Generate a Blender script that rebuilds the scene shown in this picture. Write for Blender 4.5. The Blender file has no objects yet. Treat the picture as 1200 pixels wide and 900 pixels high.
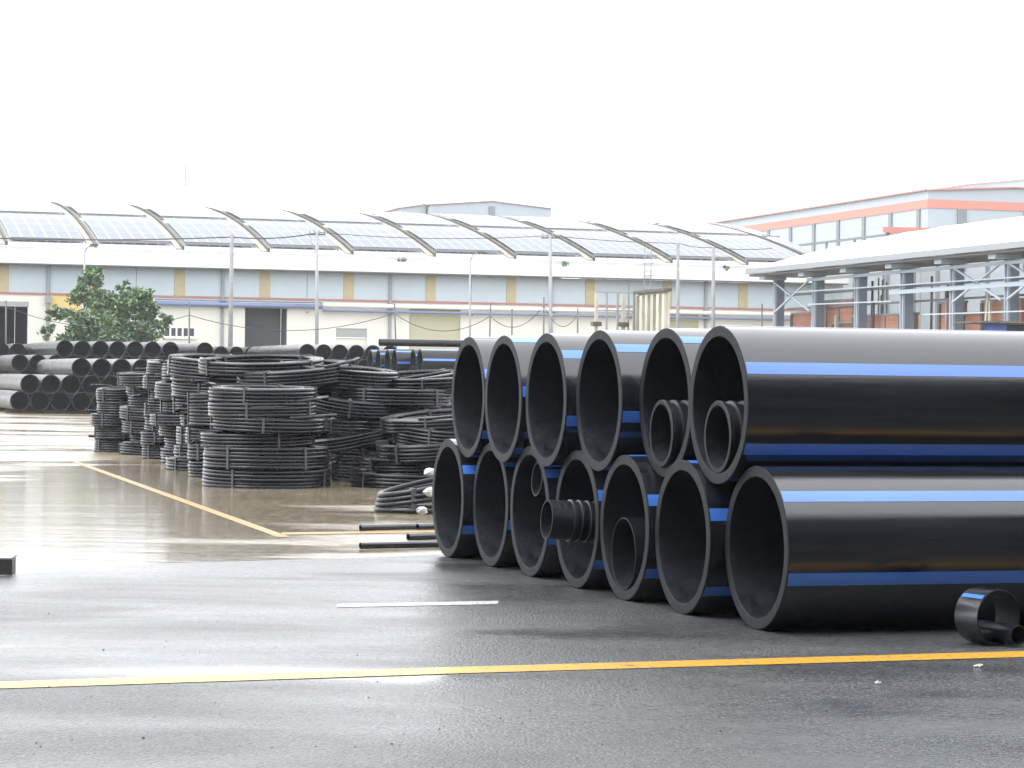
import bpy, math, random
from mathutils import Vector, Matrix
R = math.radians
rnd = random.Random(7)
S = bpy.context.scene
COL = S.collection

# ------------------------------------------------------------------ camera
F = 2870.0            # focal length in photo pixels (photo 1200 x 900)
CAMH = 1.81
ROLL, PITCH = 0.012, 5.0 / F
fw = Vector((0, math.cos(PITCH), -math.sin(PITCH)))
rt0 = Vector((1, 0, 0)); up0 = rt0.cross(fw)
rt = rt0 * math.cos(ROLL) + up0 * math.sin(ROLL)
up = up0 * math.cos(ROLL) - rt0 * math.sin(ROLL)
CAM = Vector((0, 0, CAMH))
cd = bpy.data.cameras.new('camera'); cam = bpy.data.objects.new('camera', cd); COL.objects.link(cam)
m = Matrix((rt, up, -fw)).transposed().to_4x4(); m.translation = CAM
cam.matrix_world = m
cd.sensor_width = 36.0; cd.lens = 36.0 * F / 1200.0
cd.clip_start = 0.1; cd.clip_end = 6000
S.camera = cam

def ray(x, y): return fw + rt * ((x - 600) / F) + up * ((450 - y) / F)
def G(x, y, z=0.0):
    d = ray(x, y); return CAM + d * ((z - CAMH) / d.z)
def P(x, y, Y):
    d = ray(x, y); return CAM + d * (Y / d.y)

# ------------------------------------------------------------------ world, sun, exposure
SUN_EL, SUN_AZ = 58.0, 250.0
W = bpy.data.worlds.new('World'); S.world = W; W.use_nodes = True
nt = W.node_tree; nt.nodes.clear()
sky = nt.nodes.new('ShaderNodeTexSky'); sky.sky_type = 'NISHITA'; sky.sun_disc = False
sky.sun_elevation = R(SUN_EL); sky.sun_rotation = R(SUN_AZ); sky.air_density = 1.0; sky.dust_density = 5.0
hs = nt.nodes.new('ShaderNodeHueSaturation'); hs.inputs['Saturation'].default_value = 0.08
mx = nt.nodes.new('ShaderNodeMixRGB'); mx.inputs[0].default_value = 0.8
mx.inputs[2].default_value = (12.6, 13.0, 13.4, 1)      # the even grey-white of a rain overcast
bg = nt.nodes.new('ShaderNodeBackground'); bg.inputs[1].default_value = 0.10
ow = nt.nodes.new('ShaderNodeOutputWorld')
nt.links.new(sky.outputs[0], hs.inputs['Color']); nt.links.new(hs.outputs[0], mx.inputs[1])
nt.links.new(mx.outputs[0], bg.inputs[0]); nt.links.new(bg.outputs[0], ow.inputs[0])
sd = bpy.data.lights.new('sun', 'SUN'); sd.energy = 0.7; sd.angle = R(25); sd.color = (1, 0.97, 0.93)
so = bpy.data.objects.new('sun', sd); COL.objects.link(so)
az = R(SUN_AZ); sdir = Vector((math.sin(az) * math.cos(R(SUN_EL)), math.cos(az) * math.cos(R(SUN_EL)), math.sin(R(SUN_EL))))
so.rotation_euler = sdir.to_track_quat('Z', 'Y').to_euler()
S.view_settings.view_transform = 'Standard'; S.view_settings.look = 'None'
S.view_settings.exposure = 1.5; S.view_settings.gamma = 1.0
S.view_settings.use_curve_mapping = False
S.render.engine = 'CYCLES'
S.cycles.use_denoising = True
S.cycles.max_bounces = 6; S.cycles.diffuse_bounces = 3; S.cycles.glossy_bounces = 4; S.cycles.volume_bounces = 1
S.cycles.sample_clamp_indirect = 6.0

# ------------------------------------------------------------------ the grid of the yard: p along the big pipes, q away from them
PHI = R(17.0)
pv = Vector((math.cos(PHI), math.sin(PHI), 0)); qv = Vector((-math.sin(PHI), math.cos(PHI), 0))
def ab(v): return v.dot(pv), v.dot(qv)
def W3(a, b, z=0.0): return pv * a + qv * b + Vector((0, 0, z))

# ------------------------------------------------------------------ materials
def mat(name, col, rough=0.5, spec=0.5, var=0.0, vscale=3.0, bump=0.0, bscale=20.0, stretch=(1, 1, 1), metal=0.0, coat=0.0, coatr=0.1, rvar=0.0):
    m = bpy.data.materials.new(name); m.use_nodes = True
    t = m.node_tree; b = t.nodes['Principled BSDF']
    b.inputs['Base Color'].default_value = (*col, 1); b.inputs['Roughness'].default_value = rough
    b.inputs['Specular IOR Level'].default_value = spec; b.inputs['Metallic'].default_value = metal
    b.inputs['Coat Weight'].default_value = coat; b.inputs['Coat Roughness'].default_value = coatr
    if var or bump or rvar:
        tc = t.nodes.new('ShaderNodeTexCoord'); mp = t.nodes.new('ShaderNodeMapping')
        mp.inputs['Scale'].default_value = stretch
        t.links.new(tc.outputs['Object'], mp.inputs[0])
        if var or rvar:
            n = t.nodes.new('ShaderNodeTexNoise'); n.inputs['Scale'].default_value = vscale; n.inputs['Detail'].default_value = 6; n.inputs['Roughness'].default_value = 0.65
            t.links.new(mp.outputs[0], n.inputs['Vector'])
        if var:
            r = t.nodes.new('ShaderNodeValToRGB')
            r.color_ramp.elements[0].position = 0.3; r.color_ramp.elements[1].position = 0.7
            r.color_ramp.elements[0].color = (*[c * (1 - var) for c in col], 1)
            r.color_ramp.elements[1].color = (*[min(1, c * (1 + var)) for c in col], 1)
            t.links.new(n.outputs[0], r.inputs[0]); t.links.new(r.outputs[0], b.inputs['Base Color'])
        if rvar:
            mr = t.nodes.new('ShaderNodeMapRange'); mr.inputs[1].default_value = 0.3; mr.inputs[2].default_value = 0.7
            mr.inputs[3].default_value = max(0.02, rough - rvar); mr.inputs[4].default_value = min(1, rough + rvar)
            t.links.new(n.outputs[0], mr.inputs[0]); t.links.new(mr.outputs[0], b.inputs['Roughness'])
        if bump:
            n2 = t.nodes.new('ShaderNodeTexNoise'); n2.inputs['Scale'].default_value = bscale; n2.inputs['Detail'].default_value = 4
            t.links.new(mp.outputs[0], n2.inputs['Vector'])
            bp = t.nodes.new('ShaderNodeBump'); bp.inputs['Strength'].default_value = bump; bp.inputs['Distance'].default_value = 0.02
            t.links.new(n2.outputs[0], bp.inputs['Height']); t.links.new(bp.outputs[0], b.inputs['Normal'])
    return m

M = {}
M['pe'] = mat('black_polyethylene', (0.009, 0.0105, 0.0145), 0.20, 0.95, var=0.5, vscale=2.2, bump=0.04, bscale=6, stretch=(0.2, 3, 3), rvar=0.08)
M['pe_cut'] = mat('cut_polyethylene', (0.012, 0.0135, 0.016), 0.6, 0.15, var=0.25, vscale=9, bump=0.15, bscale=60)
M['pe_in'] = mat('pipe_bore', (0.010, 0.012, 0.017), 0.45, 0.4, var=0.6, vscale=7, rvar=0.12, bump=0.3, bscale=24)
M['blue'] = mat('blue_stripe', (0.06, 0.18, 0.60), 0.2, 0.9, var=0.16, vscale=2, stretch=(0.3, 3, 3))
M['coil'] = mat('coil_polyethylene', (0.0045, 0.006, 0.0095), 0.28, 0.34, var=0.3, vscale=2, rvar=0.08)
M['strap'] = mat('grey_strap', (0.05, 0.052, 0.056), 0.5)
M['rack_pipe'] = mat('rack_polyethylene', (0.006, 0.007, 0.009), 0.30, 0.4, var=0.3, vscale=0.8, rvar=0.07)
M['bore_dark'] = mat('rack_pipe_bore', (0.004, 0.0045, 0.006), 0.5, 0.3)
M['timber'] = mat('sleeper_timber', (0.06, 0.045, 0.03), 0.7, var=0.3)
M['bag'] = mat('white_plastic_wrap', (0.34, 0.35, 0.36), 0.35, var=0.15, vscale=6, bump=0.5, bscale=12)
M['ypaint'] = mat('yellow_paint', (0.62, 0.33, 0.03), 0.35, 0.5, var=0.18, vscale=5, bump=0.1, bscale=40, rvar=0.12)
M['ypaint_old'] = mat('worn_yellow_paint', (0.42, 0.24, 0.04), 0.28, 0.5, var=0.35, vscale=2.5, rvar=0.12)
def worn_paint(name, col, under, rough, cut=0.42, coat=0.0, spec=0.25):
    m = mat(name, col, rough, spec, coat=coat, coatr=0.06); t = m.node_tree; b = t.nodes['Principled BSDF']
    tc = t.nodes.new('ShaderNodeTexCoord'); res = None
    for sc, lo in ((26.0, cut), (2.2, cut - .08)):
        n = t.nodes.new('ShaderNodeTexNoise'); n.inputs['Scale'].default_value = sc; n.inputs['Detail'].default_value = 7; n.inputs['Roughness'].default_value = .7
        t.links.new(tc.outputs['Object'], n.inputs['Vector'])
        r = t.nodes.new('ShaderNodeMapRange'); r.inputs[1].default_value = lo - .06; r.inputs[2].default_value = lo + .06; t.links.new(n.outputs[0], r.inputs[0])
        if res is None: res = r.outputs[0]
        else:
            mm = t.nodes.new('ShaderNodeMath'); mm.operation = 'MULTIPLY'; t.links.new(res, mm.inputs[0]); t.links.new(r.outputs[0], mm.inputs[1]); res = mm.outputs[0]
    mx_ = t.nodes.new('ShaderNodeMixRGB'); mx_.inputs[1].default_value = (*under, 1); mx_.inputs[2].default_value = (*col, 1)
    t.links.new(res, mx_.inputs[0]); t.links.new(mx_.outputs[0], b.inputs['Base Color'])
    return m
M['ypaint'] = worn_paint('yellow_paint', (0.50, 0.26, 0.025), (0.10, 0.085, 0.06), 0.38)
M['ypaint_wet'] = worn_paint('yellow_paint_under_water', (0.55, 0.33, 0.06), (0.10, 0.085, 0.06), 0.42, coat=0.06, spec=0.3)
M['ypaint_old'] = worn_paint('worn_yellow_paint', (0.33, 0.17, 0.025), (0.16, 0.13, 0.085), 0.40, 0.47, spec=0.15)
M['wpaint'] = worn_paint('white_paint', (0.42, 0.42, 0.41), (0.08, 0.08, 0.08), 0.4, 0.44)
M['cream'] = mat('cream_render', (0.66, 0.645, 0.585), 0.8, 0.2, var=0.05, vscale=0.25, stretch=(1, 1, 0.3))
M['bluegrey'] = mat('blue_grey_cladding', (0.42, 0.48, 0.52), 0.55, 0.3, var=0.05, vscale=0.4)  # tone lightened to stand in for part of the distance haze
M['tan'] = mat('tan_panel', (0.40, 0.34, 0.21), 0.6, 0.3, var=0.08)
M['white'] = mat('white_sheet', (0.70, 0.70, 0.69), 0.5, 0.3, var=0.06, vscale=0.4)
M['grey_line'] = mat('dark_trim', (0.16, 0.16, 0.17), 0.6)
M['redline'] = mat('red_brown_trim', (0.38, 0.16, 0.13), 0.6)
M['steelblue'] = mat('blue_service_pipe', (0.16, 0.20, 0.34), 0.45)
M['roofw'] = mat('roof_sheet', (0.42, 0.43, 0.43), 0.5, 0.3, var=0.12, vscale=0.5, stretch=(1, 0.15, 1))
M['rib'] = mat('roof_rib', (0.07, 0.066, 0.058), 0.7, var=0.3, vscale=1.5)
M['ribc'] = mat('roof_rib_cap', (0.27, 0.26, 0.21), 0.7, var=0.3, vscale=1.5)
M['solar'] = mat('solar_cell_glass', (0.085, 0.10, 0.125), 0.30, 0.075, var=0.2, vscale=0.3)
M['solar_edge'] = mat('panel_frame', (0.5, 0.51, 0.52), 0.4, metal=0.6)
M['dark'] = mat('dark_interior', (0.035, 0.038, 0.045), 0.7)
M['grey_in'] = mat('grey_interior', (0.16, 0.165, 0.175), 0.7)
M['beige_door'] = mat('beige_shutter', (0.42, 0.40, 0.28), 0.55)
M['greyshut'] = mat('grey_shutter', (0.30, 0.31, 0.31), 0.55)
M['glass'] = mat('dull_glass', (0.05, 0.06, 0.07), 0.12)
M['amber'] = mat('amber_panel', (0.62, 0.45, 0.17), 0.6)
M['concpole'] = mat('pole_concrete', (0.21, 0.215, 0.22), 0.75, var=0.15)
M['galv'] = mat('galvanised_steel', (0.24, 0.25, 0.26), 0.5, metal=0.0, var=0.1)
M['darksteel'] = mat('dark_steel', (0.06, 0.065, 0.07), 0.5)
M['wire'] = mat('black_cable', (0.03, 0.03, 0.03), 0.6)
M['shedsteel'] = mat('pale_blue_steel', (0.16, 0.20, 0.26), 0.5, var=0.12, vscale=0.8)
M['shedlight'] = mat('light_blue_steel', (0.36, 0.42, 0.48), 0.5)
M['shedroof'] = mat('white_shed_roof', (0.74, 0.75, 0.75), 0.45)
M['gutter'] = mat('grey_gutter', (0.25, 0.27, 0.29), 0.5)
M['farwall'] = mat('far_grey_cladding', (0.33, 0.36, 0.39), 0.6)
M['farred'] = mat('salmon_band', (0.48, 0.19, 0.145), 0.6)
M['farpil'] = mat('far_grey_post', (0.17, 0.18, 0.19), 0.6)
M['trailer'] = mat('weathered_cream_steel', (0.42, 0.41, 0.34), 0.6, var=0.25, vscale=2.5, stretch=(1, 1, 0.4))
M['rustdark'] = mat('rusty_dark_steel', (0.09, 0.08, 0.07), 0.7, var=0.4)
M['rubber'] = mat('tyre_rubber', (0.02, 0.02, 0.02), 0.7)
M['bark'] = mat('bark', (0.09, 0.07, 0.05), 0.85, var=0.3)
M['kerb'] = mat('kerb_concrete', (0.30, 0.30, 0.29), 0.25, 0.5, var=0.15)
M['kerb_black'] = mat('black_kerb_paint', (0.02, 0.02, 0.02), 0.5)
M['canopy'] = mat('canopy_sheet', (0.5, 0.51, 0.52), 0.6, var=0.1)
M['bluecloth'] = mat('blue_tarp', (0.05, 0.09, 0.34), 0.5, var=0.4, vscale=3)
M['grit'] = mat('grit', (0.03, 0.03, 0.03), 0.7)
M['litter'] = mat('white_litter', (0.34, 0.34, 0.33), 0.5)
M['gravel_far'] = mat('wet_ground', (0.10, 0.095, 0.085), 0.35)

def leaf_mat():
    m = bpy.data.materials.new('leaf'); m.use_nodes = True; t = m.node_tree; b = t.nodes['Principled BSDF']
    b.inputs['Roughness'].default_value = 0.5
    oi = t.nodes.new('ShaderNodeTexCoord'); n = t.nodes.new('ShaderNodeTexNoise'); n.inputs['Scale'].default_value = 0.9; n.inputs['Detail'].default_value = 5
    r = t.nodes.new('ShaderNodeValToRGB')
    r.color_ramp.elements[0].position = 0.32; r.color_ramp.elements[0].color = (0.045, 0.10, 0.055, 1)
    r.color_ramp.elements[1].position = 0.7; r.color_ramp.elements[1].color = (0.155, 0.225, 0.085, 1)
    t.links.new(oi.outputs['Object'], n.inputs['Vector']); t.links.new(n.outputs[0], r.inputs[0]); t.links.new(r.outputs[0], b.inputs['Base Color'])
    return m
M['leaf'] = leaf_mat()

def brick_mat():
    m = bpy.data.materials.new('red_brickwork'); m.use_nodes = True; t = m.node_tree; b = t.nodes['Principled BSDF']
    tc = t.nodes.new('ShaderNodeTexCoord'); mp = t.nodes.new('ShaderNodeMapping'); mp.inputs['Rotation'].default_value = (R(90), 0, R(90))
    br = t.nodes.new('ShaderNodeTexBrick'); br.inputs['Scale'].default_value = 1.0
    br.inputs['Brick Width'].default_value = 0.24; br.inputs['Row Height'].default_value = 0.09; br.inputs['Mortar Size'].default_value = 0.012
    br.inputs['Color1'].default_value = (0.42, 0.18, 0.115, 1); br.inputs['Color2'].default_value = (0.48, 0.23, 0.155, 1); br.inputs['Mortar'].default_value = (0.34, 0.29, 0.25, 1)
    n = t.nodes.new('ShaderNodeTexNoise'); n.inputs['Scale'].default_value = 0.9; n.inputs['Detail'].default_value = 5
    mm = t.nodes.new('ShaderNodeMixRGB'); mm.blend_type = 'MULTIPLY'; mm.inputs[0].default_value = 0.5
    t.links.new(tc.outputs['Object'], mp.inputs[0]); t.links.new(mp.outputs[0], br.inputs['Vector']); t.links.new(tc.outputs['Object'], n.inputs['Vector'])
    t.links.new(br.outputs[0], mm.inputs[1]); t.links.new(n.outputs[0], mm.inputs[2]); t.links.new(mm.outputs[0], b.inputs['Base Color'])
    b.inputs['Roughness'].default_value = 0.85
    return m
M['brick'] = brick_mat()

def wet_ground(name, c1, c2, rough_wet, rough_dry, wet_lo, wet_hi, patch, grain, grain_s, spec=0.5, pool=None, ripple=0.3, rscale=(0.3, 2.6), stone=False):
    """Wet paving: a noise says where water stands (smooth, flat) and where grain stands out of the film."""
    m = bpy.data.materials.new(name); m.use_nodes = True; t = m.node_tree; L = t.links.new; N = t.nodes.new
    b = t.nodes['Principled BSDF']; b.inputs['Specular IOR Level'].default_value = spec; b.inputs['IOR'].default_value = 1.4
    tc = N('ShaderNodeTexCoord')
    mp = N('ShaderNodeMapping'); mp.inputs['Rotation'].default_value = (0, 0, -PHI); mp.inputs['Scale'].default_value = (patch[0], patch[1], 1)
    L(tc.outputs['Object'], mp.inputs[0])
    n = N('ShaderNodeTexNoise'); n.inputs['Scale'].default_value = 1; n.inputs['Detail'].default_value = 5; n.inputs['Roughness'].default_value = 0.55; n.inputs['Distortion'].default_value = 0.4
    L(mp.outputs[0], n.inputs['Vector'])
    wet = N('ShaderNodeMapRange'); wet.inputs[1].default_value = wet_lo; wet.inputs[2].default_value = wet_hi
    src = n.outputs[0]
    if pool:                     # the low corner of the yard where the water collects
        vs = N('ShaderNodeVectorMath'); vs.operation = 'SUBTRACT'; vs.inputs[1].default_value = (pool[0], pool[1], 0); L(tc.outputs['Object'], vs.inputs[0])
        vm = N('ShaderNodeVectorMath'); vm.operation = 'MULTIPLY'; vm.inputs[1].default_value = (1 / pool[2], 1 / pool[3], 0); L(vs.outputs[0], vm.inputs[0])
        ln = N('ShaderNodeVectorMath'); ln.operation = 'LENGTH'; L(vm.outputs[0], ln.inputs[0])
        mr = N('ShaderNodeMapRange'); mr.inputs[1].default_value = 0.45; mr.inputs[2].default_value = 1.25; mr.inputs[3].default_value = pool[4]; mr.inputs[4].default_value = 0.0
        L(ln.outputs['Value'], mr.inputs[0])
        ad = N('ShaderNodeMath'); ad.operation = 'ADD'; L(n.outputs[0], ad.inputs[0]); L(mr.outputs[0], ad.inputs[1]); src = ad.outputs[0]
    L(src, wet.inputs[0])
    n2 = N('ShaderNodeTexNoise'); n2.inputs['Scale'].default_value = 0.35; n2.inputs['Detail'].default_value = 8; n2.inputs['Roughness'].default_value = 0.7
    L(tc.outputs['Object'], n2.inputs['Vector'])
    cr = N('ShaderNodeValToRGB'); cr.color_ramp.elements[0].position = 0.3; cr.color_ramp.elements[1].position = 0.7
    cr.color_ramp.elements[0].color = (*c1, 1); cr.color_ramp.elements[1].color = (*c2, 1); L(n2.outputs[0], cr.inputs[0])
    n3 = N('ShaderNodeTexNoise'); n3.inputs['Scale'].default_value = grain_s; n3.inputs['Detail'].default_value = 3; L(tc.outputs['Object'], n3.inputs['Vector'])
    sp = N('ShaderNodeMapRange'); sp.inputs[1].default_value = 0.35; sp.inputs[2].default_value = 0.7; sp.inputs[3].default_value = 0.6; sp.inputs[4].default_value = 1.5; L(n3.outputs[0], sp.inputs[0])
    mu = N('ShaderNodeMixRGB'); mu.blend_type = 'MULTIPLY'; mu.inputs[0].default_value = 1.0; L(cr.outputs[0], mu.inputs[1]); L(sp.outputs[0], mu.inputs[2])
    L(mu.outputs[0], b.inputs['Base Color'])
    hgt = n3.outputs[0]
    if stone:                    # stones of the asphalt standing out of the binder
        vo = N('ShaderNodeTexVoronoi'); vo.inputs['Scale'].default_value = 52.0; L(tc.outputs['Object'], vo.inputs['Vector'])
        sc_ = N('ShaderNodeMapRange'); sc_.inputs[1].default_value = 0.0; sc_.inputs[2].default_value = 1.0; sc_.inputs[3].default_value = 0.35; sc_.inputs[4].default_value = 2.1; L(vo.outputs['Color'], sc_.inputs[0])
        mu2 = N('ShaderNodeMixRGB'); mu2.blend_type = 'MULTIPLY'; mu2.inputs[0].default_value = 0.9; L(mu.outputs[0], mu2.inputs[1]); L(sc_.outputs[0], mu2.inputs[2]); L(mu2.outputs[0], b.inputs['Base Color'])
        hm = N('ShaderNodeMath'); hm.operation = 'SUBTRACT'; L(n3.outputs[0], hm.inputs[0]); L(vo.outputs['Distance'], hm.inputs[1]); hgt = hm.outputs[0]
    rr = N('ShaderNodeMapRange'); rr.inputs[3].default_value = rough_dry; rr.inputs[4].default_value = rough_wet; L(wet.outputs[0], rr.inputs[0]); L(rr.outputs[0], b.inputs['Roughness'])
    bs = N('ShaderNodeMapRange'); bs.inputs[3].default_value = grain; bs.inputs[4].default_value = grain * 0.05; L(wet.outputs[0], bs.inputs[0])
    bp = N('ShaderNodeBump'); bp.inputs['Distance'].default_value = 0.01; L(bs.outputs[0], bp.inputs['Strength']); L(hgt, bp.inputs['Height'])
    # slight ripples and undulation that smear reflections
    mp4 = N('ShaderNodeMapping'); mp4.inputs['Rotation'].default_value = (0, 0, -PHI); mp4.inputs['Scale'].default_value = (rscale[0], rscale[1], 1); L(tc.outputs['Object'], mp4.inputs[0])
    n4 = N('ShaderNodeTexNoise'); n4.inputs['Scale'].default_value = 0.8; n4.inputs['Detail'].default_value = 6; n4.inputs['Distortion'].default_value = 1.2; n4.inputs['Roughness'].default_value = 0.62; L(mp4.outputs[0], n4.inputs['Vector'])
    b2 = N('ShaderNodeBump'); b2.inputs['Strength'].default_value = ripple; b2.inputs['Distance'].default_value = 0.03; L(n4.outputs[0], b2.inputs['Height']); L(bp.outputs[0], b2.inputs['Normal'])
    L(b2.outputs[0], b.inputs['Normal'])
    return m

# ------------------------------------------------------------------ mesh helpers
class MB:
    def __init__(s): s.v = []; s.f = []; s.mi = []
    def face(s, idx, mi=0): s.f.append(idx); s.mi.append(mi)
    def quad(s, a, b, c, d, mi=0):
        n = len(s.v); s.v += [tuple(a), tuple(b), tuple(c), tuple(d)]; s.face((n, n + 1, n + 2, n + 3), mi)
    def box(s, x0, x1, y0, y1, z0, z1, mi=0):
        n = len(s.v)
        s.v += [(x0, y0, z0), (x1, y0, z0), (x1, y1, z0), (x0, y1, z0), (x0, y0, z1), (x1, y0, z1), (x1, y1, z1), (x0, y1, z1)]
        for q in ((0, 3, 2, 1), (4, 5, 6, 7), (0, 1, 5, 4), (1, 2, 6, 5), (2, 3, 7, 6), (3, 0, 4, 7)): s.face(tuple(n + i for i in q), mi)
    def beam(s, a, b, w, h=None, mi=0):
        a = Vector(a); b = Vector(b); h = h or w; d = (b - a).normalized()
        u = d.cross(Vector((0, 0, 1))); u = u.normalized() if u.length > 1e-4 else Vector((1, 0, 0)); k = u.cross(d)
        n = len(s.v)
        for c in (a, b):
            for (i, j) in ((-1, -1), (1, -1), (1, 1), (-1, 1)): s.v.append(tuple(c + u * (i * w / 2) + k * (j * h / 2)))
        for q in ((0, 3, 2, 1), (4, 5, 6, 7), (0, 1, 5, 4), (1, 2, 6, 5), (2, 3, 7, 6), (3, 0, 4, 7)): s.face(tuple(n + i for i in q), mi)
    def tube(s, pts, rad, sides=6, closed=False, caps=True, mi=0):
        pts = [Vector(p) for p in pts]; n0 = len(s.v); N = len(pts)
        rads = rad if isinstance(rad, (list, tuple)) else [rad] * N
        for i, p in enumerate(pts):
            if closed: d = pts[(i + 1) % N] - pts[i - 1]
            else: d = pts[min(i + 1, N - 1)] - pts[max(i - 1, 0)]
            d.normalize()
            u = d.cross(Vector((0, 0, 1))); u = u.normalized() if u.length > 1e-3 else Vector((1, 0, 0)); k = u.cross(d)
            for j in range(sides):
                t = 2 * math.pi * j / sides; s.v.append(tuple(p + (u * math.cos(t) + k * math.sin(t)) * rads[i]))
        M_ = N if closed else N - 1
        for i in range(M_):
            a = n0 + i * sides; b = n0 + ((i + 1) % N) * sides
            for j in range(sides): s.face((a + j, a + (j + 1) % sides, b + (j + 1) % sides, b + j), mi)
        if caps and not closed:
            s.face(tuple(n0 + j for j in range(sides))[::-1], mi); s.face(tuple(n0 + (N - 1) * sides + j for j in range(sides)), mi)
    def mesh(s, name, mats, smooth=False):
        me = bpy.data.meshes.new(name); me.from_pydata(s.v, [], s.f)
        for k in (mats if isinstance(mats, (list, tuple)) else [mats]): me.materials.append(M[k] if isinstance(k, str) else k)
        me.polygons.foreach_set('material_index', s.mi)
        if smooth: me.polygons.foreach_set('use_smooth', [True] * len(s.f))
        me.update(); return me
    def build(s, name, mats, parent=None, smooth=False, loc=None, rot=None):
        return link(name, s.mesh(name, mats, smooth), parent, loc, rot)

def link(name, me, parent=None, loc=None, rot=None):
    o = bpy.data.objects.new(name, me); COL.objects.link(o)
    if parent is not None: o.parent = parent
    if loc is not None: o.location = loc
    if rot is not None: o.rotation_euler = rot
    return o
def tag(o, label=None, cat=None, group=None, kind=None):
    if label: o['label'] = label
    if cat: o['category'] = cat
    if group: o['group'] = group
    if kind: o['kind'] = kind
    return o
def thing(name, label, cat, loc=(0, 0, 0), rotz=0.0, group=None):
    o = bpy.data.objects.new(name, None); o.empty_display_size = 0.2; COL.objects.link(o)
    o.location = loc; o.rotation_euler = (0, 0, rotz)
    return tag(o, label, cat, group)
def copy_tree(o, parent=None):
    c = o.copy(); COL.objects.link(c); c.parent = parent
    for ch in list(o.children): copy_tree(ch, c)
    return c
ORD = ['', 'first', 'second', 'third', 'fourth', 'fifth', 'sixth', 'seventh', 'eighth', 'ninth', 'tenth', 'eleventh', 'twelfth', 'thirteenth', 'fourteenth', 'fifteenth', 'sixteenth', 'seventeenth', 'eighteenth', 'nineteenth', 'twentieth']

# ================================================================== ground
g = MB(); g.quad((-3000, -3000, -0.012), (3000, -3000, -0.012), (3000, 3000, -0.012), (-3000, 3000, -0.012))
tag(g.build('ground', 'gravel_far'), kind='structure')
POOL = G(150, 600)
M['yard'] = wet_ground('wet_yard_concrete', (0.14, 0.115, 0.078), (0.23, 0.19, 0.135), 0.11, 0.30, 0.45, 0.58, (0.13, 0.36), 0.35, 6.0, pool=(G(60, 590).x, G(60, 590).y, 4.0, 17.0, 0.28), ripple=0.22, rscale=(0.22, 0.9))
M['road'] = wet_ground('wet_asphalt', (0.034, 0.036, 0.037), (0.066, 0.069, 0.070), 0.13, 0.40, 0.34, 0.70, (0.26, 0.55), 0.9, 60.0, spec=0.40, pool=(G(230, 790).x, G(230, 790).y, 1.8, 0.45, 0.26), ripple=0.05, stone=True)
e0, e1 = G(0, 676), G(505, 649); ed = (e1 - e0).normalized(); en = Vector((-ed.y, ed.x, 0))
e0, e1 = e0 - ed * 120, e0 + ed * 160
# road sheet, subdivided edge so that the joint to the concrete is ragged
rg = random.Random(3); edge = []
for i in range(0, 281):
    t = i; edge.append(e0 + ed * t + en * (0.30 * math.sin(t * 0.47 + 1) + 0.18 * math.sin(t * 1.3) + rg.uniform(-0.10, 0.10)))
rm = MB(); yd = MB()
for i in range(280):
    a, b = edge[i], edge[i + 1]; a2 = e0 + ed * i - en * 90; b2 = e0 + ed * (i + 1) - en * 90
    rm.quad((a2.x, a2.y, 0), (b2.x, b2.y, 0), (b.x, b.y, 0), (a.x, a.y, 0))
    a3 = e0 + ed * i + en * 260; b3 = e0 + ed * (i + 1) + en * 260
    a4 = a - en * 0.3; b4 = b - en * 0.3
    yd.quad((a4.x, a4.y, -0.004), (b4.x, b4.y, -0.004), (b3.x, b3.y, -0.004), (a3.x, a3.y, -0.004))
road = tag(rm.build('road', M['road']), kind='structure')
yard = tag(yd.build('yard', M['yard']), kind='structure')
def strip(name, pts, z, mt, parent):
    """painted line between pixel pairs: pts = [(x, ytop, ybottom), ...] on the ground"""
    s = MB()
    for (x0, t0, b0), (x1, t1, b1) in zip(pts, pts[1:]):
        n = max(1, int(abs(x1 - x0) / 40))
        for i in range(n):
            u, w = i / n, (i + 1) / n
            L4 = [(x0 + (x1 - x0) * u, b0 + (b1 - b0) * u), (x0 + (x1 - x0) * w, b0 + (b1 - b0) * w), (x0 + (x1 - x0) * w, t0 + (t1 - t0) * w), (x0 + (x1 - x0) * u, t0 + (t1 - t0) * u)]
            q = [G(*c) for c in L4]
            s.quad(*[(c.x, c.y, z) for c in q])
    return s.build(name, mt, parent)
strip('yellow_line', [(-500, 815.5, 824), (0, 799.5, 807.5), (526, 782.5, 790)], 0.004, 'ypaint_wet', road)
strip('yellow_line', [(526, 782.5, 790), (1200, 763.5, 770.5), (2000, 740, 746)], 0.004, 'ypaint', road)
strip('white_dash', [(395, 708.5, 712), (584, 704.5, 708.5)], 0.004, 'wpaint', road)
yl = MB(); a0, a1 = G(88, 541), G(332, 629); dl = (a1 - a0).normalized(); nl = Vector((-dl.y, dl.x, 0)) * 0.075
nseg = 24
for i in range(nseg):
    c0 = a0.lerp(a1, i / nseg); c1 = a0.lerp(a1, (i + 1) / nseg)
    yl.quad(*[(k.x, k.y, 0.0) for k in (c0 - nl, c1 - nl, c1 + nl, c0 + nl)])
yl.build('yellow_bay_line', 'ypaint_old', yard)
strip('yellow_bay_line', [(330, 624, 626.5), (520, 621, 623.5)], 0.0, 'ypaint_old', yard)

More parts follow.
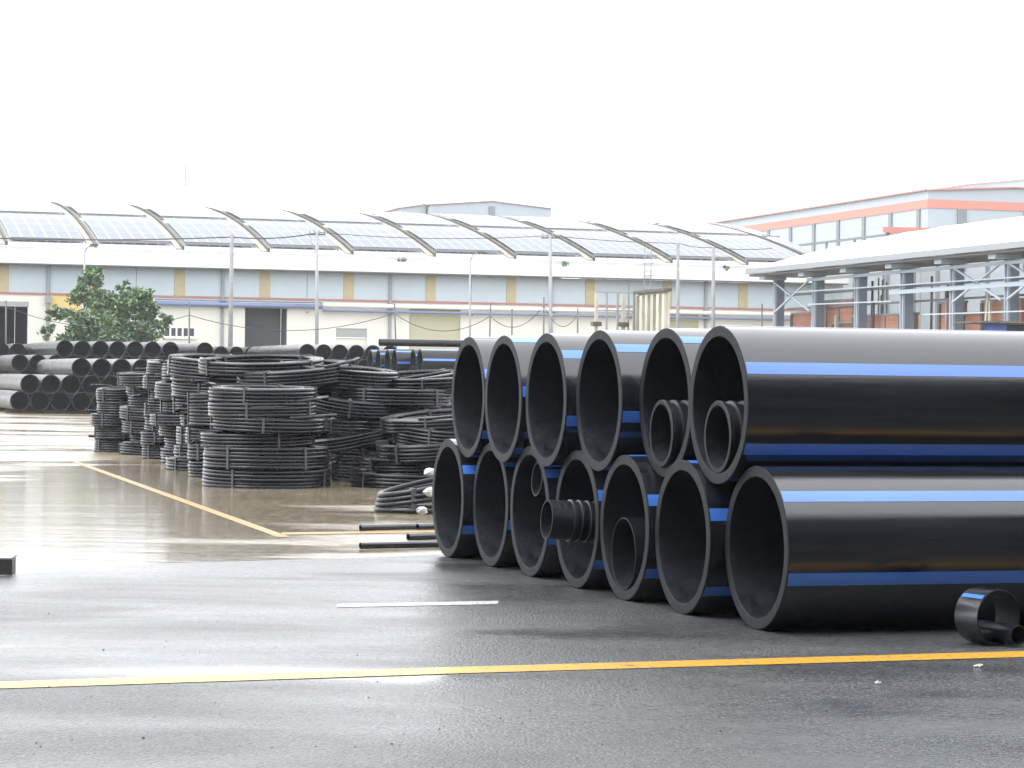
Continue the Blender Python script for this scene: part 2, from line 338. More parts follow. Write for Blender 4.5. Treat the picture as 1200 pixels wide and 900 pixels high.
# grit and litter on the road
gm = MB(); gr = random.Random(11)
for i in range(260):
    c = G(gr.uniform(-40, 1240), gr.uniform(672, 895)); r = gr.uniform(0.003, 0.007) * (1.8 if gr.random() < 0.1 else 1)
    n = len(gm.v)
    for k in range(5):
        t = k * 1.2566 + gr.random(); gm.v.append((c.x + r * math.cos(t), c.y + r * math.sin(t) * 1.2, 0.001))
    gm.v.append((c.x, c.y, r * 0.8))
    for k in range(5): gm.face((n + k, n + (k + 1) % 5, n + 5))
tag(gm.build('road_grit', 'grit'), 'scattered dark grit lying on the wet asphalt', 'grit', kind='stuff')
lit = [((1146, 782), 0.026), ((1030, 802), 0.016)]
for i, (px, r) in enumerate(lit):
    c = G(*px); lm = MB(); lr = random.Random(i)
    for k in range(4):
        ox, oy = lr.uniform(-r, r), lr.uniform(-r, r); h = lr.uniform(0.01, 0.03)
        lm.quad((ox - r * .5, oy - r * .4, 0.004), (ox + r * .6, oy - r * .3, h), (ox + r * .5, oy + r * .5, 0.01 + h * .5), (ox - r * .6, oy + r * .4, h * .6))
    tag(lm.build('litter_scrap', 'litter', loc=(c.x, c.y, 0.0)), ['crumpled white scrap lying by the yellow road line', 'thin white scrap on the asphalt below the yellow road line', 'tiny white scrap on the open grey asphalt', 'white scrap on the asphalt under the mouths of the big pipes'][i], 'litter')

# ================================================================== big pipes
D = 1.2; RO = D / 2; WALL = 0.082; LEN = 12.0
def pipe_mesh(name, ro, wall, length, seg=72, mats=('pe', 'pe_cut', 'pe_in'), ch=0.006):
    m_ = MB(); ri = ro - wall
    prof = [(length, ri), (length, ro), (ch, ro), (0, ro - ch), (0, ri + ch), (ch, ri), (length * .15, ri), (length * .4, ri), (length, ri)]
    mis = [1, 0, 1, 1, 1, 2, 2, 2]
    # outer wall subdivided along the length
    n = len(prof)
    for (x, r) in prof:
        for k in range(seg):
            t = 2 * math.pi * k / seg; m_.v.append((x, r * math.cos(t), r * math.sin(t)))
    for i in range(n - 1):
        for k in range(seg):
            k2 = (k + 1) % seg
            m_.face((i * seg + k, (i + 1) * seg + k, (i + 1) * seg + k2, i * seg + k2), mis[i])
    me = m_.mesh(name, list(mats), True)
    try: me.set_sharp_from_angle(angle=R(30))
    except Exception: pass
    return me
def stripe_mesh(ro, width, length, x0=0.012, seg=4):
    s = MB(); da = width / ro
    for k in range(seg + 1):
        t = -da / 2 + da * k / seg
        for x in (x0, length): s.v.append((x, (ro + 0.0018) * -math.cos(t), (ro + 0.0018) * math.sin(t)))
    for k in range(seg): s.face((2 * k, 2 * k + 1, 2 * k + 3, 2 * k + 2))
    return s.mesh('stripe', 'blue', True)
big_me = pipe_mesh('big_pipe_body', RO, WALL, LEN)
str_me = stripe_mesh(RO, 0.098, LEN)
def big_pipe(a, b, zc, ang, label):
    t = thing('large_pipe', label, 'pipe', W3(a, b, zc - RO), PHI, 'large striped pipes in the two-row stack')
    link('body', big_me, t, (0, 0, RO))
    for k in range(6):
        # stripe k: angle measured upward from the side that faces the camera
        link('stripe', str_me, t, (0, 0, RO), (-(R(ang) + k * math.pi / 3), 0, 0))
    return t
# bottom row: mouth bottoms measured in the photograph; spacing kept at one diameter or a little more
b7 = ab(G(886, 737.5))
gaps = [1.215, 1.203, 1.203, 1.235, 1.245, 1.235]
amouth = [0.0]; bb = [b7[1]]
for s_ in gaps: bb.append(bb[-1] + s_)
px = [886, 799, 731, 675, 620, 574, 524]
bot = []
for x_, b_ in zip(px, bb):
    # where the sight line through this column meets the line b = b_
    d = ray(x_, 600); da, db = ab(Vector((d.x, d.y, 0))); a_ = da * b_ / db
    bot.append((a_, b_))
bang = [41.5, 20, 25, 23, 38, 44, 31]
row_txt = ['', 'second', 'third', 'fourth', 'fifth', 'sixth']
blab = ['large black pipe with blue stripes, bottom row, beside the yellow road line',
        'empty large striped pipe, bottom row, second from the yellow road line',
        'large striped pipe in the bottom row holding a smooth smaller pipe',
        'large striped pipe in the bottom row with a ribbed pipe sticking out',
        'large striped pipe in the bottom row with a small pipe end high inside',
        'empty large striped pipe, bottom row, second from the coils',
        'empty large striped pipe, bottom row, next to the loose coils']
for (a_, b_), an, lb in zip(bot, bang, blab): big_pipe(a_, b_, RO, an, lb)
tpx = [841, 779, 701, 639, 589, 548]
tang = [28, 57, 48, 43, 7, 23]
tlab = ['large striped pipe, top row, holding a ribbed pipe, beside the yellow road line',
        'large striped pipe, top row, second from the road, holding a ribbed pipe',
        'large striped pipe, top row, with a thin pipe edge inside its mouth',
        'empty large striped pipe, top row, third from the coils',
        'empty large striped pipe, top row, second from the coils',
        'empty large striped pipe, top row, at the end next to the coils']
top = []
for i in range(6):
    b_ = (bb[i] + bb[i + 1]) / 2; half = gaps[i] / 2
    zc = RO + math.sqrt(D * D - half * half) + 0.002
    d = ray(tpx[i], 470); da, db = ab(Vector((d.x, d.y, 0))); a_ = da * b_ / db
    top.append((a_, b_, zc)); big_pipe(a_, b_, zc, tang[i], tlab[i])

# pipes pushed into the big ones
def ribbed_mesh(name, ro, length, x_plain=0.0, pitch=0.085, rib=0.018, wall=0.014, seg=48):
    m_ = MB(); prof = []; x = 0.0; base = ro - rib
    prof.append((0.0, ro - 0.004 if x_plain == 0 else base)); x = 0.0
    prof = [(0.0, base - wall), (0.0, base if x_plain else ro - .004)]
    x = x_plain
    if x_plain: prof.append((x_plain, base))
    while x < length:
        prof += [(x + .004, ro), (x + pitch * .36, ro), (x + pitch * .48, base), (x + pitch * .94, base)]; x += pitch
    prof += [(x, base), (x, base - wall), (0.0, base - wall)]
    for (xx, r) in prof:
        for k in range(seg):
            t = 2 * math.pi * k / seg; m_.v.append((xx, r * math.cos(t), r * math.sin(t)))
    for i in range(len(prof) - 1):
        for k in range(seg):
            k2 = (k + 1) % seg; mi = 1 if i == 0 else (2 if i == len(prof) - 2 else 0)
            m_.face((i * seg + k, (i + 1) * seg + k, (i + 1) * seg + k2, i * seg + k2), mi)
    me = m_.mesh(name, ['pe_in', 'pe_cut', 'pe_in'], True)
    try: me.set_sharp_from_angle(angle=R(35))
    except Exception: pass
    return me
RI = RO - WALL
def inner(name, me, ro, host, da, label, up_=None, side=0.0, tilt=0.0, yaw=0.0):
    a_, b_, zc = host
    z = zc - RI + ro + 0.002 if up_ is None else zc + up_
    o = link(name, me, None, W3(a_ + da, b_ + side, z), (0, 0, PHI + yaw))
    if tilt: o.rotation_euler = (0, tilt, PHI + yaw)
    return tag(o, label, 'pipe', 'smaller pipes pushed into the big ones')
inner('ribbed_pipe', ribbed_mesh('ribbed_a', 0.275, 5.0, 0.0, 0.095, 0.022), 0.275, top[0], 0.0, 'ribbed black pipe lying inside the top-row pipe beside the yellow road line')
inner('ribbed_pipe', ribbed_mesh('ribbed_b', 0.27, 5.0, 0.0, 0.095, 0.022), 0.27, top[1], -0.03, 'ribbed black pipe lying inside the top-row pipe second from the road')
hb = [(a_, b_, RO) for a_, b_ in bot]
inner('ribbed_pipe', ribbed_mesh('ribbed_c', 0.185, 6.0, 0.20, 0.075, 0.014), 0.185, hb[3], -0.27, 'ribbed black pipe sticking out of a bottom-row pipe mouth', up_=0.0, side=0.0, tilt=R(3.3))
inner('smooth_pipe', pipe_mesh('smooth_inner', 0.30, 0.012, 6.0, 56, ch=0.003), 0.30, hb[2], 0.0, 'thin-walled smooth black pipe lying inside a bottom-row pipe')
inner('small_pipe', pipe_mesh('small_inner', 0.165, 0.022, 3.2, 40, ch=0.003), 0.165, hb[4], 0.07, 'small black pipe end leaning high inside a bottom-row pipe', up_=0.30, side=0.0, tilt=R(5))
inner('thin_pipe', pipe_mesh('thin_inner', 0.36, 0.008, 6.0, 56, ch=0.003), 0.36, top[2], 0.95, 'thin-walled black pipe deep inside a top-row pipe')

# short pipe lying in front of the stack with a narrow one inside it
c = G(1170, 757); a_, b_ = ab(c)
sp = link('short_pipe', pipe_mesh('short_pipe', 0.195, 0.012, 0.24, 48, ch=0.003), None, (c.x, c.y, 0.197), (0, 0, R(120)))
tag(sp, 'short wide black pipe ring lying against the front big pipe', 'pipe')
ss = stripe_mesh(0.195, 0.035, 0.23); st = link('stripe', ss, sp, (0, 0, 0), (R(-132), 0, 0))
nm = pipe_mesh('narrow_pipe', 0.072, 0.012, 0.40, 32, ch=0.002)
nvec = Vector((math.cos(R(120)), math.sin(R(120)), 0)); n0 = Vector((c.x, c.y, 0)) - nvec * 0.10
tag(link('narrow_pipe', nm, None, (n0.x + .07, n0.y, 0.084), (0, 0, R(118))), 'narrow black pipe poking out of the short wide pipe ring', 'pipe')

# ================================================================== coils
TUBE = 0.030
def coil_variant(seed, ro, rows, layers, loose=0.012, oval=0.008):
    r_ = random.Random(seed); m_ = MB(); dz = TUBE * 1.93
    for row in range(rows):
        for ly in range(layers):
            if 0 < row < rows - 1 and 0 < ly < layers - 1: continue
            rad = ro - TUBE - ly * TUBE * 1.9 + r_.uniform(-1, 1) * loose
            ph = r_.uniform(0, 6.28); am = r_.uniform(0, loose * 0.9); ph2 = r_.uniform(0, 6.28); ov = r_.uniform(-oval, oval)
            ph3 = r_.uniform(0, 6.28)
            z = TUBE + row * dz
            pts = []
            for k in range(44):
                t = 2 * math.pi * k / 44
                rr = rad * (1 + ov * math.cos(2 * t + ph2)) + loose * 0.7 * math.sin(3 * t + ph3)
                pts.append((rr * math.cos(t), rr * math.sin(t), z + am * math.sin(t + ph) + am * .6 * math.sin(2 * t + ph3)))
            m_.tube(pts, TUBE, 7, closed=True)
    # the loose tail of the pipe
    t0 = r_.uniform(0, 6.28); zt = TUBE + (rows - 1) * dz + TUBE * 1.5
    tail = []
    for k in range(9):
        t = t0 + k * 0.11; rr = ro - TUBE * 2 + 0.004 * k * k * r_.uniform(0.6, 1.1)
        tail.append((rr * math.cos(t), rr * math.sin(t), zt + 0.006 * k))
    m_.tube(tail, TUBE, 7)
    return m_.mesh('coil_windings', 'coil', True), rows * dz + TUBE * 0.3
def strap_mesh(ro, rows, layers):
    s = MB(); w = layers * TUBE * 1.9; h = rows * TUBE * 1.93
    s.box(ro - w - 0.035, ro + 0.010, -0.02, 0.02, -0.004, h + 0.016)
    return s.mesh('strap', 'strap')
SPEC = [(1.07, 5, 4), (1.02, 5, 3), (0.95, 4, 4), (1.13, 4, 4), (1.04, 6, 4), (0.90, 4, 3), (0.66, 5, 3), (0.60, 5, 3)]
VAR = []
for i, (ro, rows, ly) in enumerate(SPEC):
    for j in range(2):
        me, h = coil_variant(100 + i * 7 + j, ro, rows, ly, loose=0.008 if ro > .8 else 0.007)
        VAR.append((me, h, ro, strap_mesh(ro, rows, ly)))
cr = random.Random(21)
def coil(x, y, z, var, label, tx=0.0, ty=0.0, straps=4, group='coils of black pipe in stacks', rz=None):
    me, h, ro, sm = VAR[var]
    t = thing('pipe_coil', label, 'pipe coil', (x, y, z), 0, group)
    t.rotation_mode = 'ZYX'; t.rotation_euler = (tx, ty, cr.uniform(0, 6.28) if rz is None else rz)
    link('windings', me, t)
    s0 = cr.uniform(0, 6.28)
    for k in range(straps): link('strap', sm, t, None, (0, 0, s0 + k * 6.283 / max(1, straps) + cr.uniform(-.25, .25)))
    return h
LV = ['lowest', 'second lowest', 'third lowest', 'fourth lowest', 'fifth lowest', 'sixth lowest', 'seventh lowest', 'eighth lowest', 'ninth lowest', 'tenth lowest']
def stack(cx, cy, height, desc, big=True, straps=4, jitter=0.045, seed=0, group='coils of black pipe in stacks', flare=None):
    s = random.Random(seed); z = 0.002; i = 0
    pool = list(range(0, 12)) if big else list(range(12, 16))
    n_est = 0
    while z < height - 0.12:
        v = s.choice(pool)
        h = VAR[v][1]
        tx, ty = s.uniform(0.0, .045), s.uniform(-.022, .022)
        dx, dy = s.uniform(-jitter, jitter), s.uniform(-jitter, jitter)
        coil(cx + dx, cy + dy, z, v, ('pipe coil %s in %s' % (LV[min(i, 9)], desc)), tx, ty, straps, group)
        z += h + 0.006; i += 1
    return z
# row along the yellow bay line (left edge pixel, ground pixel row, top pixel row)
rowA = [(108, 531, 449, 0.62), (137, 534, 433, 1.02), (167, 539, 432, 0.62), (183, 544, 430, 1.0), (201, 552, 429, 1.02), (218, 560, 455, 0.62), (229, 571, 447, 1.04)]
descA = ['the small stack at the far end beside the yellow line', 'the stack second from the far end by the yellow line', 'the narrow stack third from the far yellow-line end',
         'the stack fourth from the far end by the yellow line', 'the tall stack fifth from the far yellow-line end', 'the low narrow stack beside the widest front stack', 'the wide front stack beside the yellow line']
for i, (xl, yb, yt, ro) in enumerate(rowA):
    base = G(xl, yb - 2); hz = 445 + ROLL * (xl - 600)
    hgt = CAMH * (yb - yt) / (yb - hz)
    cx, cy = base.x + ro * 1.03, base.y + ro * 0.35
    stack(cx, cy, hgt, descA[i], ro > 0.8, 4, 0.10 if ro > .8 else 0.06, 40 + i)
# second and third rows, to the right and behind
f7 = G(229, 569); S7c = Vector((f7.x + 1.07, f7.y + .4, 0))
extra = [(G(385, 562), 1.55, 1.05, 'the stack between the wide front stack and the slumped pile'),
         (G(300, 546), 1.95, 1.05, 'the stack right behind the wide front stack'),
         (G(420, 546), 1.6, 1.05, 'the stack behind the one next to the slumped pile'),
         (G(520, 545), 1.6, 1.05, 'the stack close behind the slumped pile'),
         (G(258, 537), 2.05, 1.05, 'the tall stack third back from the wide front stack'),
         (G(352, 536), 1.85, 1.05, 'the stack in the third row, behind the front gap'),
         (G(455, 536), 1.6, 1.05, 'the third-row stack behind the slumped pile'),
         (G(235, 531), 1.95, 1.05, 'the hindmost stack near the far yellow-line end')]
for i, (c, hg, ro, ds) in enumerate(extra):
    stack(c.x + ro, c.y + ro * .4, hg, ds, True, 4 if i < 4 else 0, 0.06, 70 + i)
# coil leaning on top of the back stacks
c = P(306, 434, 44.0)
coil(c.x, c.y, 1.90, 3 * 2, 'black pipe coil lying tilted on top of the stacks behind the wide front one', R(5), R(-1), 4)
c = P(500, 437, 44.5)
coil(c.x, c.y, 1.60, 1, 'black pipe coil tilted on top of the stack touching the big pipe mouths', R(5), R(-2), 4)
tops = [(262, 430, 45.5, 1.80, 8, 4, 3, 'at the back near the yellow line'), (345, 433, 43.5, 1.72, 2, 6, -4, 'just behind the wide front stack'), (398, 436, 44.0, 1.66, 9, 3, 5, 'over the front gap'),
        (432, 436, 46.0, 1.60, 5, 7, -2, 'behind the front gap'), (470, 438, 45.0, 1.55, 0, 4, -6, 'behind the slumped pile'), (400, 455, 43.4, 1.30, 3, 9, 8, 'wedged low in the front gap'), (398, 500, 43.2, 0.62, 5, 6, -9, 'deep in the front gap')]
for (x_, y_, Z_, zz_, v_, tx_, ty_, lb) in tops:
    c = P(x_, y_, Z_); coil(c.x, c.y, zz_, v_, 'loose black pipe coil tilted over the stacks %s' % lb, R(tx_), R(ty_), 3)
# loose pile next to the big pipes: three slumped coils
c = G(486, 572)
pile = [(0, 0, 0.0, 6, 1.5, 0), (0.10, 0.35, .20, 0, 2.5, -3), (0.34, 0.05, .46, 2, 5, -5), (0.62, 0.25, .66, 8, 6, 2), (0.50, 0.5, .93, 7, 4, -4)]
names = ['lowest coil of the slumped pile next to the big pipes', 'second lowest coil of the slumped pile next to the big pipes', 'third lowest coil of the slumped pile next to the big pipes', 'fourth lowest coil of the slumped pile next to the big pipes', 'topmost coil of the slumped pile next to the big pipes']
for (ox, oy, oz, v, tx, ty), nm_ in zip(pile, names):
    coil(c.x + ox, c.y + oy + .75, oz + .02 + abs(R(ty)) * .5, v, nm_, R(tx), R(ty), 5, rz=0.4 + ox * 3)
# loose coil of thicker pipe leaning beside the big pipes
def open_coil(name, ctr, rx, ry, tilt, n, tube, label, spread):
    m_ = MB(); r_ = random.Random(5)
    for i in range(n):
        pts = []
        for k in range(48):
            t = 2 * math.pi * k / 48; f = 1 - i * spread
            x = rx * f * math.cos(t); y = ry * f * math.sin(t)
            z = tube + (1 - math.cos(t + math.pi)) * 0 + (i * tube * 1.7) + max(0, (x + rx)) * math.tan(tilt) * (1 if i else 0.0) * (0.55 + .35 * i / n)
            pts.append((x, y, z))
        m_.tube(pts, tube, 8, closed=True)
    o = thing(name, label, 'pipe coil', ctr, PHI)
    m_.build('windings', 'coil', o, True)
    sb = MB(); sb.box(-rx * .62, -rx * .55, -ry * .83, -ry * .60, .02, .34); sb.build('strap', 'strap', o)
    return o
c = G(438, 600)
open_coil('loose_coil', (c.x + 0.92, c.y + .30, 0), 0.92, 0.62, R(14), 4, 0.036, 'loose open coil of thick pipe sagging beside the big pipe mouths', 0.015)
# straight pipes on the ground beside the stack
def straight(px0, px1, rad, label, dz=0.0, end=0.0):
    a = G(*px0); b = G(*px1); m_ = pipe_mesh('straight_pipe', rad, rad * .2, (b - a).length, 24, ch=0.002)
    d = b - a
    return tag(link('straight_pipe', m_, None, (a.x, a.y, rad + dz), (0, 0, math.atan2(d.y, d.x))), label, 'pipe')
straight((422, 622), (560, 619), 0.036, 'thin straight black pipe lying on the concrete inside the yellow corner')
straight((422, 643.5), (545, 641), 0.036, 'thin straight black pipe lying along the edge of the asphalt')
straight((478, 633.5), (545, 631.5), 0.040, 'short black pipe end lowest in the little pile at the big pipe')
straight((489, 631.5), (547, 629.5), 0.036, 'short black pipe end on top of the little pile at the big pipe', 0.10)
def wrap(px, dz, r, label, seed):
    c = G(*px); m_ = MB(); w = random.Random(seed); n1, n2 = 10, 7
    for j in range(n2):
        v = math.pi * j / (n2 - 1)
        for k in range(n1):
            t = 2 * math.pi * k / n1; rr = r * math.sin(v) * w.uniform(.75, 1.2)
            m_.v.append((rr * math.cos(t) * 1.15, rr * math.sin(t), r * .85 * (1 - math.cos(v)) * w.uniform(.9, 1.05)))
    for j in range(n2 - 1):
        for k in range(n1): m_.face((j * n1 + k, j * n1 + (k + 1) % n1, (j + 1) * n1 + (k + 1) % n1, (j + 1) * n1 + k))
    return tag(m_.build('plastic_wrap', 'bag', loc=(c.x, c.y, dz)), label, 'wrapping')
wrap((494, 622), 0.19, 0.06, 'crumpled white plastic wrap on the little pile of pipe ends', 1)
wrap((504, 612), 0.32, 0.075, 'white plastic wrap above the little pile beside the big pipe', 2)
wrap((503, 598), 0.46, 0.075, 'topmost white plastic wrap beside the end big pipe', 3)

# black and white kerb block at the road edge
c = G(14, 673); kb = thing('kerb_block', 'low black painted kerb block with a pale top beside the asphalt', 'kerb', (c.x, c.y, 0), PHI * 0.3)
k_ = MB(); k_.box(-1.6, 0, 0.0, 0.30, -0.002, 0.135); k_.build('block', 'kerb_black', kb)
k_ = MB(); k_.box(-1.6, -0.006, 0.006, 0.46, 0.135, 0.15); k_.build('cap', 'kerb', kb)

# ================================================================== far pipe racks
RD = 0.90
def rack_pipe_mesh(d, L): return pipe_mesh('rack_pipe', d / 2, d * 0.055, L, 36, mats=('rack_pipe', 'rack_pipe', 'bore_dark'), ch=0.01)
rk_me = rack_pipe_mesh(RD, 15.0)
def rack_pipe(pos, label, group):
    o = link('rack_pipe', rk_me, None, pos, (0, 0, PHI + math.pi / 2 + rnd.uniform(-.004, .004)))
    return tag(o, label, 'pipe', group)
base = G(23, 484.5); ra, rb = ab(base); SL = 0.12
def sleeper(a0, a1, b, label):
    s = MB(); s.box(a0, a1, b - .12, b + .12, 0, SL)
    o = s.build('timber_sleeper', 'timber', None, loc=(0, 0, 0.0), rot=(0, 0, PHI)); return tag(o, label, 'sleeper', 'sleepers under the far rack')
sleeper(ra - .6, ra + 40, rb + 0.5, 'dark timber sleeper under the mouths of the far pipe rack')
sleeper(ra - .6, ra + 40, rb + 14.0, 'dark timber sleeper under the hidden ends of the far pipe rack')
step = RD * 1.03
rows = [(0, 0, 16), (0.5, 0, 15), (3.0, 0, 13)]
def jit(): return rnd.uniform(-0.12, 0.12)
vz = math.sqrt(RD * RD - (step / 2) ** 2) + 0.004
z0 = SL + RD / 2
rt_names = ['bottom', 'second', 'third']
for r_i, (off, _, n) in enumerate(rows):
    for k in range(n):
        a_ = ra + (off + k) * step
        rack_pipe(W3(a_, rb + jit(), z0 + vz * r_i), 'grey-black pipe, %s row of the far rack, %s from its open side' % (rt_names[r_i], ORD[k + 1]), 'pipes in the front far rack')
# second rack behind the first: its upper rows show above
def px_at_b(x, y, b):
    d = ray(x, y); da, db = ab(Vector((d.x, d.y, 0))); k = b / db; return d.x * k, d.y * k, CAMH + d.z * k, da * k
b2 = rb + 16.5
top2 = [76, 96, 117, 137, 157, 177, 197]
zs = []
x_, y_, z2, a2 = px_at_b(76, 408.5, b2)
nrow = 4; low = z2 - (nrow - 1) * vz - RD / 2
sl2 = max(0.05, low)
tag(MB().__class__() and (lambda s: (s.box(a2 - 3, a2 + 44, b2 + .4, b2 + .7, 0, sl2), s.build('timber_sleeper', 'timber', rot=(0, 0, PHI)))[1])(MB()), 'thick timber bearer under the mouths of the rear far rack', 'sleeper', 'sleepers under the far rack')
tag((lambda s: (s.box(a2 - 3, a2 + 44, b2 + 13.6, b2 + 13.9, 0, sl2), s.build('timber_sleeper', 'timber', rot=(0, 0, PHI)))[1])(MB()), 'thick timber bearer under the far ends of the rear far rack', 'sleeper', 'sleepers under the far rack')
for r_i in range(nrow):
    for k in range(-2, 20):
        a_ = a2 + (k + (nrow - 1 - r_i) * 0.5 - (1 if r_i < 3 else 0)) * step
        if r_i == 3 and (k < 0 or k in (7, 9, 10, 11, 12, 13)): continue
        if r_i < 2 and 3 < k < 18: continue          # wholly hidden inside the racks
        rack_pipe(W3(a_, b2 + jit(), sl2 + RD / 2 + r_i * vz), ('grey-black pipe on top of the rear far rack, %s from the open side' % ORD[k + 1] if k < 7 else 'grey-black pipe lying alone on top of the rear far rack' if k == 8 else 'grey-black pipe on top of the rear rack, %s past the lone pipe' % ORD[max(1, k - 13)]) if r_i == 3 else 'grey-black pipe in the lower rows of the rear far rack', 'pipes in the rear far rack')
# third group of bodies further back on the left
b3 = b2 + 15.6
for r_i in range(4):
    for k in range(-6, 17):
        if r_i < 3 and 0 < k: continue
        rack_pipe(W3(a2 + (k + (3 - r_i) * .5) * step, b3 + jit(), sl2 + RD / 2 + r_i * vz), 'grey-black pipe in the hindmost rack, mostly hidden by the rear rack', 'pipes in the hindmost rack')
tag((lambda s: (s.box(a2 - 8, a2 + 20, b3 + .4, b3 + .7, 0, sl2), s.build('timber_sleeper', 'timber', rot=(0, 0, PHI)))[1])(MB()), 'thick timber bearer under the hindmost pipe rack', 'sleeper', 'sleepers under the far rack')
# big striped pipes lying crosswise behind the coils (parallel to the front stack)
pm = pipe_mesh('mid_pipe_body', 0.5, 0.055, 12.0, 48, mats=('rack_pipe', 'rack_pipe', 'bore_dark')); ps = stripe_mesh(0.5, 0.085, 12.0)
mids = [(434, 0), (443, 1), (454, 2), (462, 3), (484, 4), (492, 5)]
Zm = 98.0
bm0 = ab(P(436, 412, Zm))[1]
for i, (xp, k) in enumerate(mids[::-1]):
    b_ = bm0 + i * 1.03
    for lv in range(3):
        x_, y_, z_, a_ = px_at_b(xp + (2 - lv) * 3, 414, b_)
        zc = 0.5 + lv * 1.003
        t = thing('striped_pipe', 'blue-striped black pipe %s layer of the block behind the coils, %s from its near side' % (['bottom', 'middle', 'top'][lv], ORD[i + 1]), 'pipe', W3(a_, b_, zc - 0.5), PHI, 'striped pipes in the block behind the coils')
        link('body', pm, t, (0, 0, .5))
        if i == 0 or lv == 2:
            for kk in range(6): link('stripe', ps, t, (0, 0, .5), (-(R(8 + i * 23) + kk * math.pi / 3), 0, 0))
x_, y_, z_, a_ = px_at_b(445, 397, bm0 + 2.5)
tp = link('thin_pipe', pipe_mesh('thin_top', 0.15, 0.02, 12, 24, mats=('rack_pipe', 'rack_pipe', 'bore_dark')), None, W3(a_, bm0 + 2.575, 3.005 + .28), (0, 0, PHI))
tag(tp, 'thin grey-black pipe lying on top of the striped block behind the coils', 'pipe')

# ================================================================== warehouse with the arched solar roof
A0 = P(2.5, 440, 166.0); A0.z = 0
wh = thing('warehouse', 'long cream warehouse with an arched roof covered in solar panels', 'warehouse', A0, PHI)
def roof_z(t): return 15.6 - 0.00346 * (38 - t) ** 2       # local y = depth behind the facade
BAY = 6.0; N0, N1 = -2, 10.35
s0, s1 = N0 * BAY - 1, N1 * BAY
def part(name, mt, fn, par=None, smooth=False):
    b = MB(); fn(b); return b.build(name, mt, par or wh, smooth)
# curved roof
def fr(b):
    n = 24
    for i in range(n):
        t0 = -0.6 + 76.6 * i / n; t1 = -0.6 + 76.6 * (i + 1) / n
        z0_, z1_ = roof_z(t0), roof_z(t1)
        b.quad((s0, t0, z0_), (s1, t0, z0_), (s1, t1, z1_), (s0, t1, z1_))
        b.quad((s0, t0, z0_ - .25), (s0, t1, z1_ - .25), (s1, t1, z1_ - .25), (s1, t0, z0_ - .25))
        if i == 0: b.quad((s0, t0, z0_ - .25), (s1, t0, z0_ - .25), (s1, t0, z0_), (s0, t0, z0_))
        b.quad((s1, t0, z0_ - .25), (s1, t1, z1_ - .25), (s1, t1, z1_), (s1, t0, z0_))
roof = part('roof', 'roofw', fr)
# ribs
for n in range(N0, 11):
    def frib(b, n=n):
        x = n * BAY; k = 26
        for i in range(k):
            t0 = -0.4 + 38 * i / k; t1 = -0.4 + 38 * (i + 1) / k
            z0_, z1_ = roof_z(t0), roof_z(t1)
            for (xa, xb, h, mi) in ((x - .34, x + .06, .12, 1), (x + .06, x + .24, .28, 0)):
                b.quad((xa, t0, z0_ + h), (xb, t0, z0_ + h), (xb, t1, z1_ + h), (xa, t1, z1_ + h), mi)
                b.quad((xa, t0, z0_ - .05), (xa, t0, z0_ + h), (xa, t1, z1_ + h), (xa, t1, z1_ - .05), mi)
                b.quad((xb, t0, z0_ - .05), (xb, t1, z1_ - .05), (xb, t1, z1_ + h), (xb, t0, z0_ + h), mi)
                if i == 0: b.quad((xa, t0, z0_ - .05), (xb, t0, z0_ - .05), (xb, t0, z0_ + h), (xa, t0, z0_ + h), mi)
    part('roof_rib', ['rib', 'ribc'], frib, roof)
# solar panels: each panel of the lower arrays on its own, the upper arrays as one part
def panel_geo(b, x0, x1, t0, t1, h):
    za, zb = roof_z(t0) + h, roof_z(t1) + h; th = .05
    b.quad((x0, t0, za), (x1, t0, za), (x1, t1, zb), (x0, t1, zb), 0)
    e = .035
    for (xa, xb, ta, tb) in ((x0, x0 + e, t0, t1), (x1 - e, x1, t0, t1), (x0 + e, x1 - e, t0, t0 + e), (x0 + e, x1 - e, t1 - e, t1)):
        z_a = roof_z(t0) + h + (ta - t0) / (t1 - t0) * (zb - za) + .006; z_b = roof_z(t0) + h + (tb - t0) / (t1 - t0) * (zb - za) + .006
        b.quad((xa, ta, z_a), (xb, ta, z_a), (xb, tb, z_b), (xa, tb, z_b), 1)
    b.quad((x0, t0, za - th), (x1, t0, za - th), (x1, t0, za), (x0, t0, za), 2)
NC = 6; pw = 5.0 / NC
LROWS = [(0.9 + i * 2.55, 0.9 + i * 2.55 + 2.5) for i in range(4)]
pan_me = []
for (t0, t1) in LROWS:
    b = MB(); panel_geo(b, 0, pw - .04, t0, t1, .32); pan_me.append(b.mesh('solar_panel', ['solar', 'solar_edge', 'grey_line']))
for n in range(N0, 11):
    for r_i in range(4):
        for k in range(NC):
            x = n * BAY + .50 + k * pw
            if x + pw > s1: continue
            link('solar_panel', pan_me[r_i], roof, (x, 0, 0))
def fup(b):
    for n in range(N0, 11):
        for i in range(5):
            for k in range(NC):
                x = n * BAY + .50 + k * pw
                if x + pw > s1: continue
                panel_geo(b, x, x + pw - .04, 12.3 + i * 2.5, 12.3 + i * 2.5 + 2.45, .34)
o = part('upper_solar_panels', ['solar', 'solar_edge', 'grey_line'], fup, roof); o['kind'] = 'stuff'
